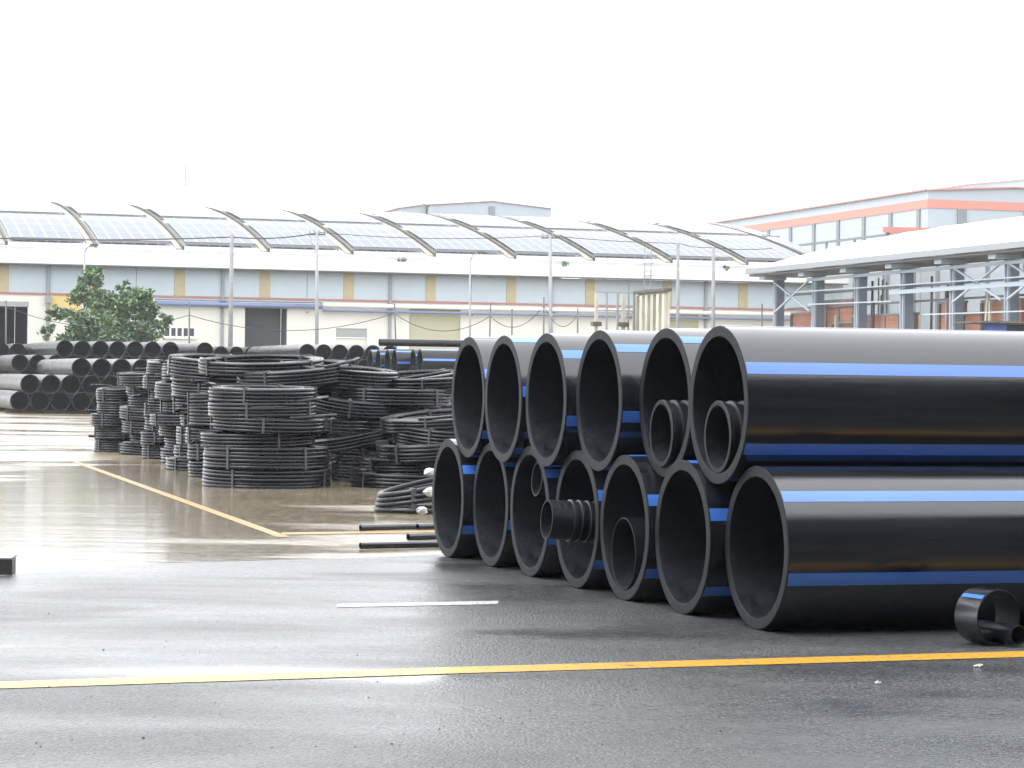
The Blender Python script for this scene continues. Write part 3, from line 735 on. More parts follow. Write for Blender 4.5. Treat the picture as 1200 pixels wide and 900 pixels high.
# support rails under the lower edge of the arrays (dark line with feet)
for n in range(N0, 11):
    def frl(b, n=n, tt=.86):
        for t in (tt,):
            b.box(n * BAY + .5, min(n * BAY + 5.5, s1), t, t + .08, roof_z(t) + .12, roof_z(t) + .27)
            for k in range(7):
                x = n * BAY + .55 + k * .8
                if x < s1: b.box(x, x + .08, t - .02, t + .06, roof_z(t) - .02, roof_z(t) + .15)
    part('panel_rail', 'grey_line', frl, roof); part('panel_rail', 'grey_line', lambda b: frl(b, n, 12.2), roof)
ZE = roof_z(-0.6)
part('gutter', 'white', lambda b: (b.box(s0, s1, -1.0, -.4, 9.30, 9.95), b.box(s0, s1, -.98, -.6, 9.95, 10.02)))
part('gutter_edge', 'grey_line', lambda b: b.box(s0, s1, -.96, -.2, 9.22, 9.30))
part('eave_flashing', 'white', lambda b: b.box(s0, s1, -.6, .3, 9.95, ZE - .26))
# upper cladding panels and tan panels, bay by bay
HC0, HC1 = 7.35, 9.22
for n in range(N0, 11):
    xa = n * BAY
    x1_ = min(xa + BAY - .37, s1)
    def fc(b, a=xa + .37, c=x1_):
        b.box(a, (a + c) / 2 - .02, 0, .25, HC0, HC1 - .01); b.box((a + c) / 2 + .02, c, 0.01, .25, HC0, HC1 - .01)
    part('cladding_panel', 'bluegrey', fc)
    part('tan_panel', 'tan', lambda b, a=xa: b.box(a - .36, a + .36, -.03, .25, HC0, HC1 - .01))
    if n % 2 == 0 and n < 10:
        part('downpipe', 'galv', lambda b, a=xa: b.tube([(a + 3.0, -.12, 0), (a + 3.0, -.12, 9.22)], .11, 8))
        part('pipe_hopper', 'galv', lambda b, a=xa: b.box(a + 2.8, a + 3.2, -.34, -.02, 6.65, 7.1))
part('ledge', 'redline', lambda b: b.box(s0, s1, -.10, .24, 7.22, 7.34))
# lower wall in pieces around its openings
def wx(px):                                    # pixel column -> distance along the facade
    d = ray(px, 380); o_ = CAM - A0; nn = qv
    k = -o_.dot(nn) / d.dot(nn); return (o_ + d * k).dot(pv)
def wz(px, py):
    d = ray(px, py); o_ = CAM - A0; k = -o_.dot(qv) / d.dot(qv); return (CAM + d * k).z
ops = [(-30, 32.5, 354, 'dark'), (287, 336.5, 359.5, 'grey'), (394, 430, 385, 'shut'), (479.5, 539.5, 361, 'beige'), (780, 819, 366, 'beige'), (193, 229, 384, 'win')]
ops = sorted([(wx(a), wx(b), wz((a + b) / 2, y), k) for a, b, y, k in ops])
HW = 7.22; x = s0; i = 0
for (xa, xb, zt, k) in ops:
    part('wall_section', 'cream', lambda b: b.box(x, xa, 0, .3, 0, HW))
    part('wall_section', 'cream', lambda b: b.box(xa, xb, 0.002, .3, zt, HW))
    if k == 'win':
        part('wall_section', 'cream', lambda b: b.box(xa, xb, 0.002, .3, 0, zt - .62))
        w5 = (xb - xa) / 5
        for j in range(5):
            pane = part('window', 'glass', lambda b: b.box(xa + w5 * j + .04, xa + w5 * (j + 1) - .08, .12, .18, zt - .6, zt - .02))
            part('window_frame', 'white', lambda b: b.box(xa + w5 * (j + 1) - .08, xa + w5 * (j + 1) + .04, .02, .26, zt - .62, zt), pane)
        part('window_sill', 'white', lambda b: b.box(xa - .1, xb + .1, -.12, .1, zt - .78, zt - .64))
    elif k == 'beige':
        dr = part('shutter_door', 'beige_door', lambda b: b.box(xa, xb, .16, .22, 0, zt - .02))
        ns = int(zt / .35)
        sl = MB(); sl.box(xa + .02, xb - .02, .145, .16, 0.02, .30); sme = sl.mesh('slat', 'beige_door')
        for j in range(ns): link('slat', sme, dr, (0, 0, j * .35))
        part('door_head', 'greyshut', lambda b: b.box(xa - .1, xb + .1, -.05, .02, zt, zt + .12))
    elif k == 'shut':
        part('shutter_door', 'cream', lambda b: b.box(xa, xb, .18, .24, 0, zt - .66))
        part('shutter_box', 'greyshut', lambda b: b.box(xa, xb, .06, .26, zt - .64, zt))
    else:
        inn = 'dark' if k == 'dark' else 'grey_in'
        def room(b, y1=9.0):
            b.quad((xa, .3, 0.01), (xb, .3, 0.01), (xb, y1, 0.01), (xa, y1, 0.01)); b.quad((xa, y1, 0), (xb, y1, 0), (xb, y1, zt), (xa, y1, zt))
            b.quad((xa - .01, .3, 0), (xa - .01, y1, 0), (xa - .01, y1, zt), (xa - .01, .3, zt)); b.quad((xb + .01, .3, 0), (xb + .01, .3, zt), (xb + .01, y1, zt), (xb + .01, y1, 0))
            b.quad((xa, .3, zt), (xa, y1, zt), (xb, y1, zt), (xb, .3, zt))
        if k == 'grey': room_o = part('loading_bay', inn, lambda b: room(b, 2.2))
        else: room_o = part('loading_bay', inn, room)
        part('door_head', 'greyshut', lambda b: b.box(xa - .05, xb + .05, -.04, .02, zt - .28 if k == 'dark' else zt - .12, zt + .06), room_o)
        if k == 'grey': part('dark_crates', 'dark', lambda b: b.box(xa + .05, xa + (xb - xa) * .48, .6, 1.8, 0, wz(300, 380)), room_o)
    x = xb
part('wall_section', 'cream', lambda b: b.box(x, s1, 0, .3, 0, HW))
part('end_wall', 'cream', lambda b: b.box(s1 - .3, s1, .31, 70, 0, 10.0))
part('amber_panel', 'amber', lambda b: b.box(wx(56), wx(94), -.03, 0, wz(75, 372), wz(75, 344)))
# service pipes along the facade
sp_ = thing('service_pipes', 'blue service pipes running along the cream warehouse wall', 'pipework', A0, PHI)
for nm_, xa, xb, z_, r_, mt in (('thick_pipe', 180, 376, 6.78, .17, 'steelblue'), ('thin_pipe', 376, 1010, 6.52, .09, 'steelblue'), ('pale_duct', 378, 1010, 6.90, .15, 'white'), ('thin_pipe', 180, 376, 7.05, .05, 'steelblue')):
    b = MB(); xa_, xb_ = wx(xa), min(wx(xb), s1); b.tube([(xa_, -.42, z_), (xb_, -.42, z_)], r_, 8); b.build(nm_, mt, sp_, True)
for n in range(2, 11):
    b = MB(); b.box(n * BAY - 3.05, n * BAY - 2.95, -.62, 0, 6.36, 6.42); b.build('bracket', 'grey_line', sp_)
# wall ladder with cage
xl = wx(752)
ld = thing('wall_ladder', 'thin caged steel ladder climbing over the warehouse gutter', 'ladder', W3(*ab(A0)) + pv * xl - qv * 1.15, PHI)
for sx in (-.25, .25):
    b = MB(); b.beam((sx, 0, 0), (sx, 0, 11.6), .05); b.build('rail', 'galv', ld)
for k in range(26):
    b = MB(); b.beam((-.25, 0, .4 + k * .43), (.25, 0, .4 + k * .43), .03); b.build('rung', 'galv', ld)
for k in range(3):
    b = MB(); z_ = 8.6 + k * .9; b.tube([(-.35, 0, z_), (-.35, -.45, z_), (0, -.62, z_), (.35, -.45, z_), (.35, 0, z_)], .022, 5); b.build('cage_hoop', 'galv', ld)

# weeds in the gutter
def leaf_cloud(b, lobes, n, size, seed, shell=0.55):
    r_ = random.Random(seed); tot = sum(l[3] ** 2 for l in lobes)
    for (cx, cy, cz, rr, *sq) in lobes:
        k = int(n * rr * rr / tot); sz = sq[0] if sq else 1.0
        subs = []
        for _ in range(max(4, k // 34)):
            while True:
                v = Vector((r_.uniform(-1, 1), r_.uniform(-1, 1), r_.uniform(-1, 1)))
                if shell < v.length < 1: break
            subs.append(Vector((cx, cy, cz)) + Vector((v.x, v.y, v.z * sz)) * rr)
        for _ in range(k):
            s_ = r_.choice(subs); v = Vector((r_.gauss(0, 1), r_.gauss(0, 1), r_.gauss(0, .7))) * rr * .17
            c = s_ + v; nrm = Vector((r_.uniform(-1, 1), r_.uniform(-1, 1), r_.uniform(.1, 1.2))).normalized()
            u = nrm.orthogonal().normalized(); u.rotate(Matrix.Rotation(r_.uniform(0, 6.28), 3, nrm)); w = nrm.cross(u)
            L = size * r_.uniform(.6, 1.3); wd = L * .42
            b.quad(c - u * L * .5, c + w * wd * .5, c + u * L * .5, c - w * wd * .5)
for i, (px_, rr, hh) in enumerate([(466, .32, .30), (661, .50, .42), (845, .34, .3)]):
    xl = wx(px_); pos = W3(*ab(A0)) + pv * xl - qv * .8 + Vector((0, 0, 10.02))
    t = thing('gutter_weed', ['small green weed in the warehouse gutter', 'widest green weed in the warehouse gutter near the cross-armed pole', 'small green weed in the gutter near the slim pole'][i], 'plant', pos, 0)
    b = MB(); leaf_cloud(b, [(0, 0, hh * .7, rr, .7)], 90, .22, i, .1); b.build('foliage', 'leaf', t)
    b = MB(); b.tube([(0, 0, 0), (.03, 0, hh * .8)], .02, 5); b.build('stem', 'bark', t)

# ================================================================== tree in front of the warehouse
TZ = 158.0
tb = P(125, 440, TZ); tb.z = 0
tr = thing('broadleaf_tree', 'bushy green tree standing in front of the cream warehouse wall', 'tree', tb, 0)
def tl(x, y, rpx, dy=0.0, n=1.0):
    v = P(x, y, TZ + dy) - tb; return (v.x, v.y, v.z, rpx * TZ / F, .85)
lobes = [tl(104, 332, 17), tl(96, 345, 15, -.6), tl(112, 322, 12, .4), tl(72, 367, 13, .3), tl(58, 368, 8), tl(58, 389, 10), tl(78, 371, 8, -.5), tl(108, 372, 26, -.8), tl(138, 356, 19, .5), tl(120, 350, 12),
         tl(160, 352, 19, -.3), tl(175, 362, 17, .6), tl(168, 345, 12), tl(187, 375, 12), tl(150, 378, 30, .8), tl(180, 388, 14, -.8), tl(100, 396, 24, .5), tl(130, 400, 26, -1), tl(80, 398, 14), tl(160, 398, 22, 1), tl(145, 338, 9, .2)]
b = MB(); leaf_cloud(b, lobes, 15000, .34, 3, .25); b.build('crown', 'leaf', tr)
b = MB(); b.tube([(0, 0, 0), (.1, .05, 1.0), (.05, 0, 2.1), (-.1, 0, 3.0)], [.28, .22, .18, .15], 8)
for i in (0, 3, 7, 8, 11, 14, 16, 18):
    l = Vector(lobes[i][:3]); m0 = Vector((-.05, 0, 2.2)); b.tube([m0, m0.lerp(l, .5) + Vector((0, 0, .2)), l], [.12, .07, .025], 5)
b.build('trunk', 'bark', tr, True)

# ================================================================== poles, lamps, wires
def pole(name, px_, ytop, Z, r0, r1, label, mt='concpole', lean=0.0, extra=None, cat='pole', group=None):
    base_ = P(px_, 440, Z); base_.z = 0; topv = P(px_, ytop, Z)
    hgt = topv.z; off = topv - base_
    t = thing(name, label, cat, base_, 0, group)
    b = MB(); b.tube([(0, 0, 0), (off.x * .5 + lean * .5, 0, hgt * .5), (off.x + lean, 0, hgt)], [r0, (r0 + r1) / 2, r1], 10); b.build('shaft', mt, t, True)
    tip = Vector((off.x + lean, 0, hgt))
    if extra: extra(t, tip)
    return base_ + tip
def cross(t, tip):
    b = MB(); b.beam(tip + Vector((-.55, 0, -.15)), tip + Vector((.55, 0, -.15)), .09); b.build('crossarm', 'darksteel', t)
    for k in (-.45, -.15, .15, .45):
        b = MB(); b.tube([tip + Vector((k, 0, -.1)), tip + Vector((k, 0, .12))], .045, 6); b.build('insulator', 'galv', t)
def brace(t, tip):
    cross(t, tip)
    b = MB(); b.beam(tip + Vector((-.5, 0, -.15)), tip + Vector((0, 0, -1.6)), .05); b.build('stay', 'galv', t)
def lamp(t, tip):
    b = MB(); b.tube([tip + Vector((0, 0, -.02)), tip + Vector((.18, -.1, .28)), tip + Vector((.55, -.3, .42))], .04, 6); b.build('arm', 'galv', t)
    b = MB(); b.box(tip.x + .45, tip.x + .95, tip.y - .45, tip.y - .20, tip.z + .36, tip.z + .50); b.build('lamp_head', 'darksteel', t)
w1 = pole('utility_pole', 269.5, 275, 157, .17, .13, 'plain grey concrete pole beside the dark open loading bay', lean=.12)
w2 = pole('utility_pole', 371.5, 272, 156, .14, .10, 'pale slim pole with a cross-arm and a diagonal stay', 'galv', extra=brace)
w3 = pole('utility_pole', 646.5, 276, 155, .16, .11, 'pale pole with a cross-arm beside the widest gutter weed', 'galv', lean=-.1, extra=cross)
w4 = pole('utility_pole', 794.5, 285, 154, .13, .10, 'bare grey pole rising behind the steel bulkhead', 'concpole')
w5 = pole('utility_pole', 836, 290, 152, .13, .11, 'bare grey pole between the bulkhead and the open shed', 'concpole')
pole('street_lamp', 551, 304, 156, .08, .06, 'slim street lamp beside the wide beige shutter door', 'galv', extra=lamp, cat='street lamp')
pole('street_lamp', 99, 295, 161, .08, .06, 'slim street lamp rising behind the bushy tree', 'galv', extra=lamp, cat='street lamp')
posts = [(7, 352, 0, 'thin dark post in front of the dark bay beside the tree'), (222, 354, 0, 'thin dark post beside the row of small windows'), (467, 356, -.25, 'thin leaning dark post at the edge of the beige shutter'), (572, 355, .15, 'thin leaning dark post right of the slim street lamp'),
         (600, 362, 0, 'short thin post between two dark posts'), (637, 348, .02, 'thick dark post beside the pale cross-armed pole'), (677, 361, 0, 'short thin post beside the steel stake frame'), (893, 356, 0, 'thin dark post at the corner of the open shed')]
ptop = {}
for (x_, y_, ln, lb) in posts:
    ptop[x_] = pole('wire_post', x_, y_, 150, .055, .05, lb, 'darksteel', ln, cat='post', group='thin wire posts in front of the warehouse')
def wire(pts, sag, label, r=.022):
    b = MB(); path = []
    for a_, c_ in zip(pts, pts[1:]):
        for k in range(12):
            u = k / 12; v = a_.lerp(c_, u); v.z -= sag * 4 * u * (1 - u); path.append(v)
    path.append(pts[-1]); b.tube(path, r, 5)
    return tag(b.build('overhead_wire', 'wire', None, True), label, 'wire')
wl = P(-60, 277, 158)
wire([wl, w1 - Vector((0, 0, .15)), w2 - Vector((0, 0, .05))], .2, 'dark overhead wire passing the concrete pole to the cross-armed pole', .04)
wire([w2, w3], .3, 'overhead wire strung between the two cross-armed poles')
wire([w3, w4, w5, P(905, 291, 152)], .1, 'overhead wire from the cross-armed pole to the open shed')
wire([ptop[7] - Vector((0, 0, .4)), ptop[222] - Vector((0, 0, .8)), ptop[467] - Vector((0, 0, .6)), ptop[572] - Vector((0, 0, .8)), ptop[637] - Vector((0, 0, .5)), ptop[677] - Vector((0, 0, .4))], 1.0, 'low sagging wire strung along the thin posts')
# distant radio mast
mb = P(212.5, 440, 420); mb.z = 0; mt_ = P(213, 188, 420).z
ms = thing('radio_mast', 'tall thin lattice radio mast far behind the warehouse roof', 'mast', mb, 0)
for k in range(3):
    t = k * 2.094; b = MB(); b.tube([(.35 * math.cos(t), .35 * math.sin(t), 0), (.35 * math.cos(t) + .5, .35 * math.sin(t), mt_)], .085, 4); b.build('mast_leg', 'galv', ms)
b = MB(); zz_ = 0.0; k = 0
while zz_ < mt_ - 1:
    t0, t1 = k * 2.094, (k + 1) * 2.094; ox = .5 * zz_ / mt_
    b.tube([(.35 * math.cos(t0) + ox, .35 * math.sin(t0), zz_), (.35 * math.cos(t1) + ox, .35 * math.sin(t1), zz_ + .9)], .055, 4); zz_ += .9; k += 1
b.build('lattice', 'galv', ms)

# ================================================================== flatbed trailer behind the big pipes
TRZ = 66.0
c = P(782, 441, TRZ); c.z = 0
tl_ = thing('flatbed_trailer', 'weathered flatbed trailer with ribbed steel bulkhead and stake frame', 'trailer', c, PHI)
zt = P(760, 341, TRZ).z
b = MB(); b.box(-2.5, 7.5, 0.05, 2.40, 1.15, 1.35); b.build('deck', 'rustdark', tl_)
bh = MB(); bh.box(0.0, .06, .02, 2.42, 1.35, zt); bh_o = bh.build('bulkhead', 'trailer', tl_)
for k in range(6):
    y_ = .06 + k * .44; b = MB(); b.box(-.09, 0, y_, y_ + .20, 1.36, zt - .07); b.build('rib', 'trailer', bh_o)
b = MB(); b.box(-.12, .10, -.02, 2.46, zt, zt + .08); b.build('top_rail', 'rustdark', bh_o)
ux = 1.22
for i, (x_, w, mt) in enumerate(((-1.22, .08, 'trailer'), (-.92, .04, 'galv'), (-.60, .05, 'galv'), (-.42, .10, 'trailer'), (-.28, .04, 'galv'), (-.12, .05, 'galv'))):
    b = MB(); b.box(x_ - w / 2, x_ + w / 2, 2.36, 2.36 + w, 1.35, zt); b.build('stake', mt, tl_)
    if i in (0, 3):
        b = MB(); b.box(x_ - .13, x_ + .13, 2.3, 2.5, zt - .92, zt - .80); b.build('clamp', 'rustdark', tl_)
b = MB(); b.box(-1.26, -.14, 2.365, 2.405, zt, zt + .04); b.build('rail', 'galv', tl_)
b = MB(); b.box(-1.24, -.14, 2.37, 2.40, zt - .50, zt - .46); b.build('rail', 'galv', tl_)
for x_ in (4.6, 5.9):
    for y_ in (.15, 2.0):
        wme = MB(); wme.tube([(x_, y_, .52), (x_, y_ + .28, .52)], .52, 20); w_ = wme.build('wheel', 'rubber', tl_)
        wme = MB(); wme.tube([(x_, y_ - .01, .52), (x_, y_ + .29, .52)], .27, 14); wme.build('rim', 'galv', w_)
for y_ in (.35, 2.0):
    b = MB(); b.box(-1.6, -1.45, y_, y_ + .15, 0, 1.15); b.build('landing_leg', 'rustdark', tl_)

# ================================================================== open steel shed on the right
C0 = P(1180, 440, 125.0); C0.z = 0
sh = thing('open_shed', 'open steel shed with a curved white roof over red brick walls', 'shed', C0, PHI)
EZ = 9.0
def srz(s): return EZ + .30 * (s + 1.0) - .0054 * (s + 1.0) ** 2
YN, YF = -14.0, 31.6
def fsr(b):
    n = 22
    for i in range(n):
        a0_ = -1.2 + 56 * i / n; a1_ = -1.2 + 56 * (i + 1) / n
        b.quad((a0_, YN, srz(a0_)), (a1_, YN, srz(a1_)), (a1_, YF, srz(a1_)), (a0_, YF, srz(a0_)))
        b.quad((a0_, YN, srz(a0_) - .15), (a0_, YF, srz(a0_) - .15), (a1_, YF, srz(a1_) - .15), (a1_, YN, srz(a1_) - .15))
        b.quad((a0_, YF, srz(a0_) - .15), (a0_, YF, srz(a0_)), (a1_, YF, srz(a1_)), (a1_, YF, srz(a1_) - .15))
part('roof', 'shedroof', fsr, sh)
for k in range(15):
    a_ = 2.0 + k * 2.5
    part('roof_seam', 'shedroof', lambda b: b.box(a_, a_ + .08, YN, YF - .02, srz(a_), srz(a_) + .05), sh)
part('gutter', 'gutter', lambda b: b.box(-1.42, -1.2, YN, YF, EZ - .35, EZ - .02), sh)
part('soffit', 'grey_line', lambda b: b.box(-1.19, 2.5, YN, YF - .1, EZ - .50, EZ - .36), sh)
# columns on the near side: tapered I sections
def column(y_, w, label=None):
    b = MB(); wt = w; wb = w * .72
    for (fx0, fx1) in ((0, 1),):
        n = len(b.v)
        for z_, ww in ((0, wb), (EZ - .55, wt)):
            b.v += [(-.05, y_ - ww / 2, z_), (.55, y_ - ww / 2, z_), (.55, y_ + ww / 2, z_), (-.05, y_ + ww / 2, z_)]
        for q in ((0, 3, 2, 1), (4, 5, 6, 7), (0, 1, 5, 4), (1, 2, 6, 5), (2, 3, 7, 6), (3, 0, 4, 7)): b.face(tuple(n + i for i in q))
    o = b.build('column', 'shedsteel', sh)
    for e in (-1, 1):
        f_ = MB(); n = len(f_.v)
        for z_, ww in ((0, wb), (EZ - .55, wt)):
            y0 = y_ + e * ww / 2
            f_.v += [(-.12, y0 - .04, z_), (.02, y0 - .04, z_), (.02, y0 + .04, z_), (-.12, y0 + .04, z_)]
        for q in ((0, 3, 2, 1), (4, 5, 6, 7), (0, 1, 5, 4), (1, 2, 6, 5), (2, 3, 7, 6), (3, 0, 4, 7)): f_.face(tuple(n + i for i in q))
        f_.build('flange', 'shedlight', o)
for k in range(-2, 6): column(k * 6.0, .34 if k < 5 else .2)
for k in range(-2, 6):
    part('roof_bracket', 'shedlight', lambda b: (b.box(-1.0, .5, k * 6 - .5, k * 6 + .3, EZ - .75, EZ - .51)), sh)
    part('far_column', 'shedsteel', lambda b: b.box(24.0, 24.5, k * 6.0 - .2, k * 6.0 + .2, 0, 13.0), sh)
    part('rafter', 'shedsteel', lambda b: [b.beam((a_, k * 6.0, srz(a_) - .5), (a_ + 4, k * 6.0, srz(a_ + 4) - .5), .18, .5) for a_ in range(0, 44, 4)], sh)
part('eave_beam', 'shedlight', lambda b: b.box(-.30, -.16, YN, YF - 7.0, EZ - 1.02, EZ - .84), sh)
part('eave_beam', 'grey_line', lambda b: b.box(.78, .9, YN, YF - 1.5, EZ - 1.75, EZ - 1.6), sh)
part('eave_beam', 'grey_line', lambda b: b.box(.78, .9, YN, YF - 1.5, EZ - 2.6, EZ - 2.48), sh)
def bz(px_, py_, y_=None):
    d = ray(px_, py_); o_ = CAM - C0; k = -o_.dot(pv) / d.dot(pv); return (CAM + d * k).z
part('mid_beam', 'shedlight', lambda b: b.box(-.30, -.18, -6.0, 13.2, bz(1100, 342), bz(1100, 337)), sh)
for (ya, yb) in ((0.3, 5.7), (24.3, 29.7), (-5.7, -.3)):
    for (za, zb) in ((6.2, EZ - .9), (EZ - .9, 6.2)):
        part('cross_brace', 'shedlight', lambda b: b.beam((-.22, ya, za), (-.22, yb, zb), .10), sh)
# far-side frames seen through the shed
for (z_, a_) in ((6.6, 24.2), (8.3, 24.2), (10.0, 24.2)):
    part('side_rail', 'shedsteel', lambda b: b.box(a_, a_ + .12, YN, YF, z_, z_ + .18), sh)
for i_, (y_, a_, zt_) in enumerate(((3.2, 3.0, 8.0), (9.0, 5.0, 8.4), (14.5, 4.0, 7.6), (20.5, 6.0, 8.3), (26.6, 5.0, 8.2), (1.1, 2.0, 7.0))):
    part('prop', ['galv', 'darksteel', 'rustdark'][i_ % 3], lambda b: b.beam((a_, y_, 0), (a_ + .1, y_ + .15, zt_), .14), sh)
for (z_, ya, yb) in ((5.5, -10, 8.6), (7.25, -8, 26), (6.45, 12.5, 24)):
    part('scaffold_rail', 'shedlight', lambda b: b.beam((-.45, ya, z_), (-.45, yb, z_ + .12), .07), sh)
for k in range(16):
    y_ = -7.5 + k * 2.35 + (k % 3) * .3
    part('scaffold_tube', ['shedlight', 'galv', 'trailer'][k % 3], lambda b: b.beam((3.2 + (k % 4), y_, 0), (3.2 + (k % 4), y_ + .1, 7.4 + (k % 5) * .25), .08), sh)
for k in range(6):
    part('side_sheet', 'farwall', lambda b: b.box(24.6, 24.7, k * 6.0 - 5.8, k * 6.0 + .0, 6.9, 9.8), sh)
# brick infill walls, each panel its own part with a concrete coping
walls = [(26.6, 29.7, 5.3, 6.1, .85), (20.7, 26.4, 1.0, 6.75, 0.9), (20.7, 23.4, .4, 5.4, .3), (12.6, 20.6, 1.2, 5.75, .3), (6.8, 9.5, .9, 6.25, .3), (4.7, 6.7, .9, 5.6, .3), (.3, 4.6, 1.0, 6.2, .3), (-5.7, -.3, 1.0, 6.25, .3)]
for (ya, yb, a_, zt_, th) in walls:
    w_ = part('brick_wall', 'brick', lambda b: b.box(.95, 1.25, ya, yb, 0, zt_), sh)
    part('coping', 'concpole', lambda b: b.box(.90, 1.30, ya - .03, yb + .03, zt_, zt_ + .12), w_)
    part('pier', 'rustdark', lambda b: b.box(.86, .948, yb - .22, yb + .02, 0, zt_ - .02), w_)
    n_ = int((yb - ya) / 1.8)
    for k in range(1, n_):
        part('pier', 'concpole', lambda b: b.box(.88, .947, ya + k * 1.8, ya + k * 1.8 + .12, 0, zt_ - .03), w_)
# timber props and scaffold tubes in front of the brick
for i_, (y_, z_, ln, mt) in enumerate(((7.8, 6.4, .0, 'galv'), (4.0, 6.8, .9, 'trailer'), (2.9, 6.2, 0, 'trailer'), (17.0, 6.6, 0, 'darksteel'), (16.9, 5.9, -2.0, 'darksteel'), (22.4, 5.9, .3, 'trailer'), (24.5, 5.6, 0, 'galv'), (25.6, 5.6, 0, 'galv'), (-1.5, 6.4, 0, 'galv'))):
    part('prop', mt, lambda b: b.beam((.55, y_, 0), (.55, y_ - ln, z_), .13), sh)
# machinery and dark stores inside
for i_, (ya, yb, a0_, a1_, z_, mt) in enumerate(((9.8, 12.4, 6, 9, 5.9, 'dark'), (10.2, 12.0, 3, 4, 5.1, 'darksteel'), (14, 19, 14, 18, 6.4, 'grey_in'), (21, 25, 15, 18, 7.0, 'grey_in'), (1.0, 6, 12, 16, 6.0, 'dark'))):
    t = tag(MB().__class__ and (lambda s: (s.box(0, a1_ - a0_, 0, yb - ya, 0, z_), s.box(.2, a1_ - a0_ - .2, .2, yb - ya - .2, z_, z_ + .25), [s.box(-.06, 0, j * .8, j * .8 + .5, 1.0 + (j % 3) * .4, z_ - .4) for j in range(int((yb - ya) / .8))], s.build('machine_cabinet', mt, None, loc=C0 + pv * a0_ + qv * ya, rot=(0, 0, PHI)))[3])(MB()),
            ['tall dark store rack inside the shed beside the tapered column', 'dark shelf unit in the shed gap between the brick walls', 'grey machine cabinet deep inside the shed behind the low brick wall', 'tall grey cabinet deep inside the shed behind the high brick wall', 'dark cabinet inside the shed behind the cross brace'][i_], 'cabinet')
# market-style lean-to with blue tarp in front of the brick
c = P(1150, 440, 108.0); c.z = 0
lt = thing('lean_to', 'low dark lean-to roof with a blue tarp below the brick wall', 'shelter', c, PHI)
zt_ = P(1170, 376.5, 108).z
b = MB(); b.box(-.4, 5.5, -.6, 2.0, zt_ - .08, zt_); b.build('roof', 'rustdark', lt)
b = MB(); b.box(0.1, 1.25, .05, .3, 2.2, zt_ - .10); b.build('tarp', 'bluecloth', lt)
for x_ in (0, 2.6, 5.2):
    b = MB(); b.box(x_, x_ + .1, 0, .1, 0, zt_ - .08); b.build('post', 'rustdark', lt)
b = MB(); b.box(1.5, 5.1, .5, .6, 0, zt_ - .12); b.build('back_panel', 'dark', lt)

# ================================================================== far halls
def gable_hall(name, label, org, length_p, length_q, zwall, rise, band=None, posts_q=0, posts_p=0, mt='farwall', apex=.5, zlow=None):
    t = thing(name, label, 'building', org, PHI)
    L_, Q_ = length_p, length_q; ax = L_ * apex
    b = MB()
    b.quad((0, 0, 0), (0, Q_, 0), (0, Q_, zwall), (0, 0, zwall)); b.quad((L_, 0, 0), (L_, Q_, 0), (L_, Q_, zwall), (L_, 0, zwall))
    n = len(b.v); b.v += [(0, 0, 0), (L_, 0, 0), (L_, 0, zwall), (ax, 0, zwall + rise), (0, 0, zwall)]; b.face((n, n + 1, n + 2, n + 3, n + 4))
    n = len(b.v); b.v += [(0, Q_, 0), (L_, Q_, 0), (L_, Q_, zwall), (ax, Q_, zwall + rise), (0, Q_, zwall)]; b.face((n + 4, n + 3, n + 2, n + 1, n))
    b.build('wall', mt, t)
    b = MB()
    b.quad((-.15, -.15, zwall + .03), (ax, -.15, zwall + rise + .06), (ax, Q_, zwall + rise + .06), (-.15, Q_, zwall + .03)); b.quad((ax, -.15, zwall + rise + .06), (L_ + .15, -.15, zwall + .03), (L_ + .15, Q_, zwall + .03), (ax, Q_, zwall + rise + .06))
    b.build('roof', 'white', t)
    b = MB(); b.beam((0, -.2, zwall), (ax, -.2, zwall + rise), .12, .12); b.beam((ax, -.2, zwall + rise), (L_, -.2, zwall), .12, .12); b.build('verge_trim', 'farred', t)
    b = MB(); b.box(-.24, -.1, 0, Q_, zwall - .04, zwall + .1); b.build('eave_trim', 'farred', t)
    if band:
        b = MB(); b.box(-.07, L_, -.07, -.004, band[0], band[1]); b.build('band', 'farred', t)
        b = MB(); b.box(-.07, -.004, 0, Q_, band[0] + .002, band[1] - .002); b.build('band', 'farred', t)
        zt2 = band[0]
    else: zt2 = zwall
    for k in range(posts_q):
        y_ = Q_ * (k + .3) / posts_q; b = MB(); b.box(-.14, -.005, y_ - .3, y_ + .3, 0, zt2 - .01); b.build('wall_post', 'farpil', t)
    for k in range(posts_p):
        x_ = L_ * (k + .5) / posts_p; b = MB(); b.box(x_ - .45, x_ + .45, -.14, -.005, 0, zt2 - .01); b.build('wall_post', 'farpil', t)
    return t
HZ = 215.0
co = P(1085, 440, HZ); co.z = 0
zc_ = P(1085, 222.5, HZ).z; bt = P(1085, 233.5, HZ).z; bb_ = P(1085, 243.5, HZ).z
gable_hall('banded_hall', 'large far grey hall with a salmon red band round its walls', co, 46.0, 96.0, zc_, 0.5, (bb_, bt), 17, 7, apex=.18)
c2 = P(1138, 440, HZ + 40); c2.z = 0
gable_hall('rear_hall', 'far grey hall peeping above the banded hall, red band near its top', c2, 60.0, 60.0, P(1138, 215.5, c2.y).z, 3.4, (P(1180, 224, c2.y + 5).z - 1.3, P(1180, 219, c2.y + 5).z - .5), 0, 0)
c3 = P(503, 440, 330.0); c3.z = 0
gable_hall('pale_gable_hall', 'pale distant gabled hall rising above the arched solar roof', c3, 17.0, 20.0, P(505, 239.5, 330).z, .75, None, 0, 1)
c4 = c3 - pv * 3.6 + qv * 2
gable_hall('pale_gable_hall', 'pale distant wing with its lower roof joined to the gabled hall', c4, 3.4, 18.0, P(490, 243.0, 330).z, .6, None, 0, 0, apex=.98)
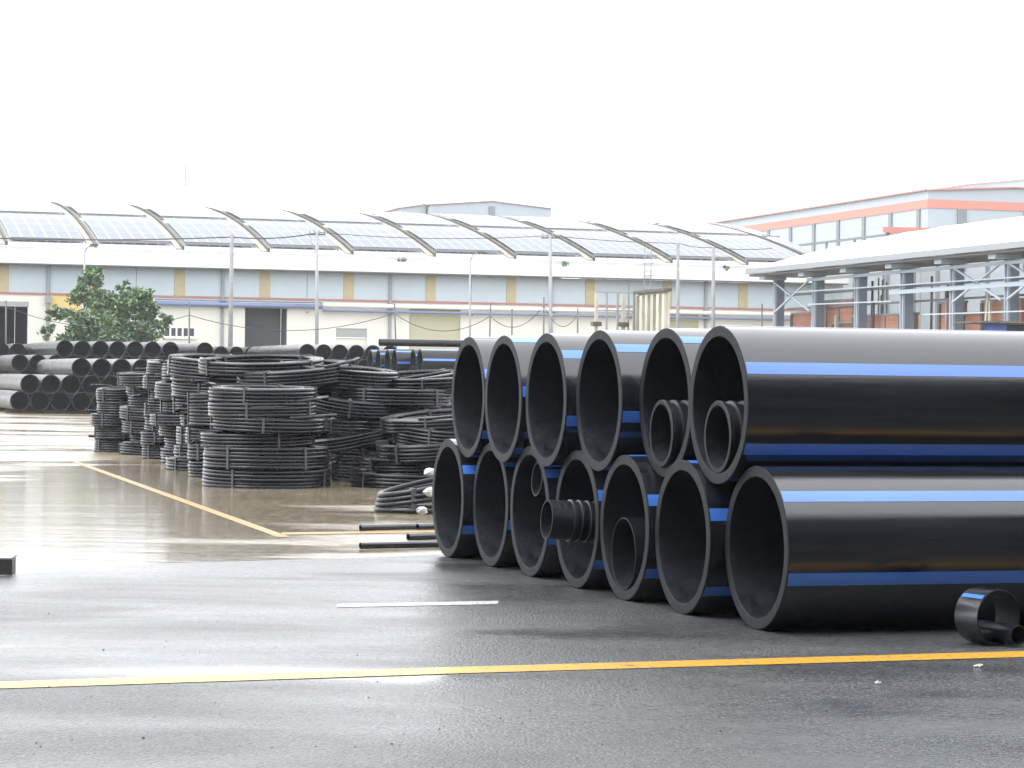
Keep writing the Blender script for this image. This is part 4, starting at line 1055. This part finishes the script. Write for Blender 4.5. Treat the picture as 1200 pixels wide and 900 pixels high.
# steel frame and low roofs between the warehouse and the banded hall
fz = 192.0
fo = P(1070, 440, fz); fo.z = 0
sf = thing('steel_frame', 'bare grey steel roof frame in front of the banded hall', 'steel frame', fo, PHI)
zf = P(1050, 272, fz).z
for j, zz_ in enumerate((zf, zf - 1.5)):
    b = MB(); b.box(0, .18, 0, 70, zz_, zz_ + .18); b.build('beam', 'farpil', sf)
for k in range(13):
    b = MB(); b.box(.02, .18, k * 5.6, k * 5.6 + .2, 0, zf); b.build('post', 'farpil', sf)
for k in range(4):
    b = MB(); b.beam((0, 8 + k * 16, zf - 2.6), (9, 8 + k * 16, zf - .4), .2); b.build('rafter', 'shedlight', sf)
b = MB(); b.box(.6, 12, 0, 70, 0, zf - 3.0); b.build('low_wall', 'farwall', sf)
lr = P(1032, 440, 175); lr.z = 0
wr = thing('low_white_roof', 'low white roof with a red fascia behind the open shed', 'roof', lr, PHI)
z_ = P(1090, 271, 178).z
b = MB(); n = 0
b.quad((0, 0, z_), (9, 0, z_ + .1), (9, 14, z_ + 1.0), (3, 14, z_ + .9)); b.build('roof_sheet', 'shedroof', wr)
b = MB(); b.beam((0, -.1, z_ - .12), (9, -.1, z_ - .02), .1, .4); b.build('fascia', 'farred', wr)
for x_ in (.4, 4.4, 8.4):
    b = MB(); b.box(x_, x_ + .25, .1, .35, 0, z_ - .05); b.build('post', 'farpil', wr)

# ================================================================== loading canopy over and behind the viewer (mirrored in the pipes' flanks)
cb = bot[0][1] - 0.6 - 7.2
cn = thing('loading_canopy', 'dark steel canopy over the loading bay facing the pipe stack', 'canopy', W3(0, cb, 0), PHI)
b = MB(); b.box(-60, 70, -46, 0, 9.0, 9.3); b.build('roof', 'canopy', cn)
b = MB(); b.box(-60, 70, -46.3, -46.0, 0, 9.0); b.build('rear_wall', 'canopy', cn)
b = MB(); b.box(-60, 70, -.35, -.05, 8.6, 8.995); b.build('edge_beam', 'canopy', cn)
for k in range(-3, 4):
    for y_ in (-1.2, -24):
        b = MB(); b.box(k * 18 + 9 - .2, k * 18 + 9 + .2, y_ - .2, y_ + .2, 0, 8.995); b.build('column', 'shedsteel', cn)

# ================================================================== rain haze
hz_m = bpy.data.materials.new('rain_haze'); hz_m.use_nodes = True; t = hz_m.node_tree; t.nodes.clear()
pvn = t.nodes.new('ShaderNodeVolumePrincipled'); pvn.inputs['Density'].default_value = 0.00024; pvn.inputs['Color'].default_value = (0.93, 0.96, 1.0, 1); pvn.inputs['Anisotropy'].default_value = 0.2
on = t.nodes.new('ShaderNodeOutputMaterial'); t.links.new(pvn.outputs[0], on.inputs['Volume'])
try: hz_m.cycles.homogeneous_volume = True
except Exception: pass
b = MB(); b.box(-260, 420, -60, 480, -1.2, 46.0)
tag(b.build('haze', hz_m), 'thin even rain haze over the yard', 'haze', kind='stuff')
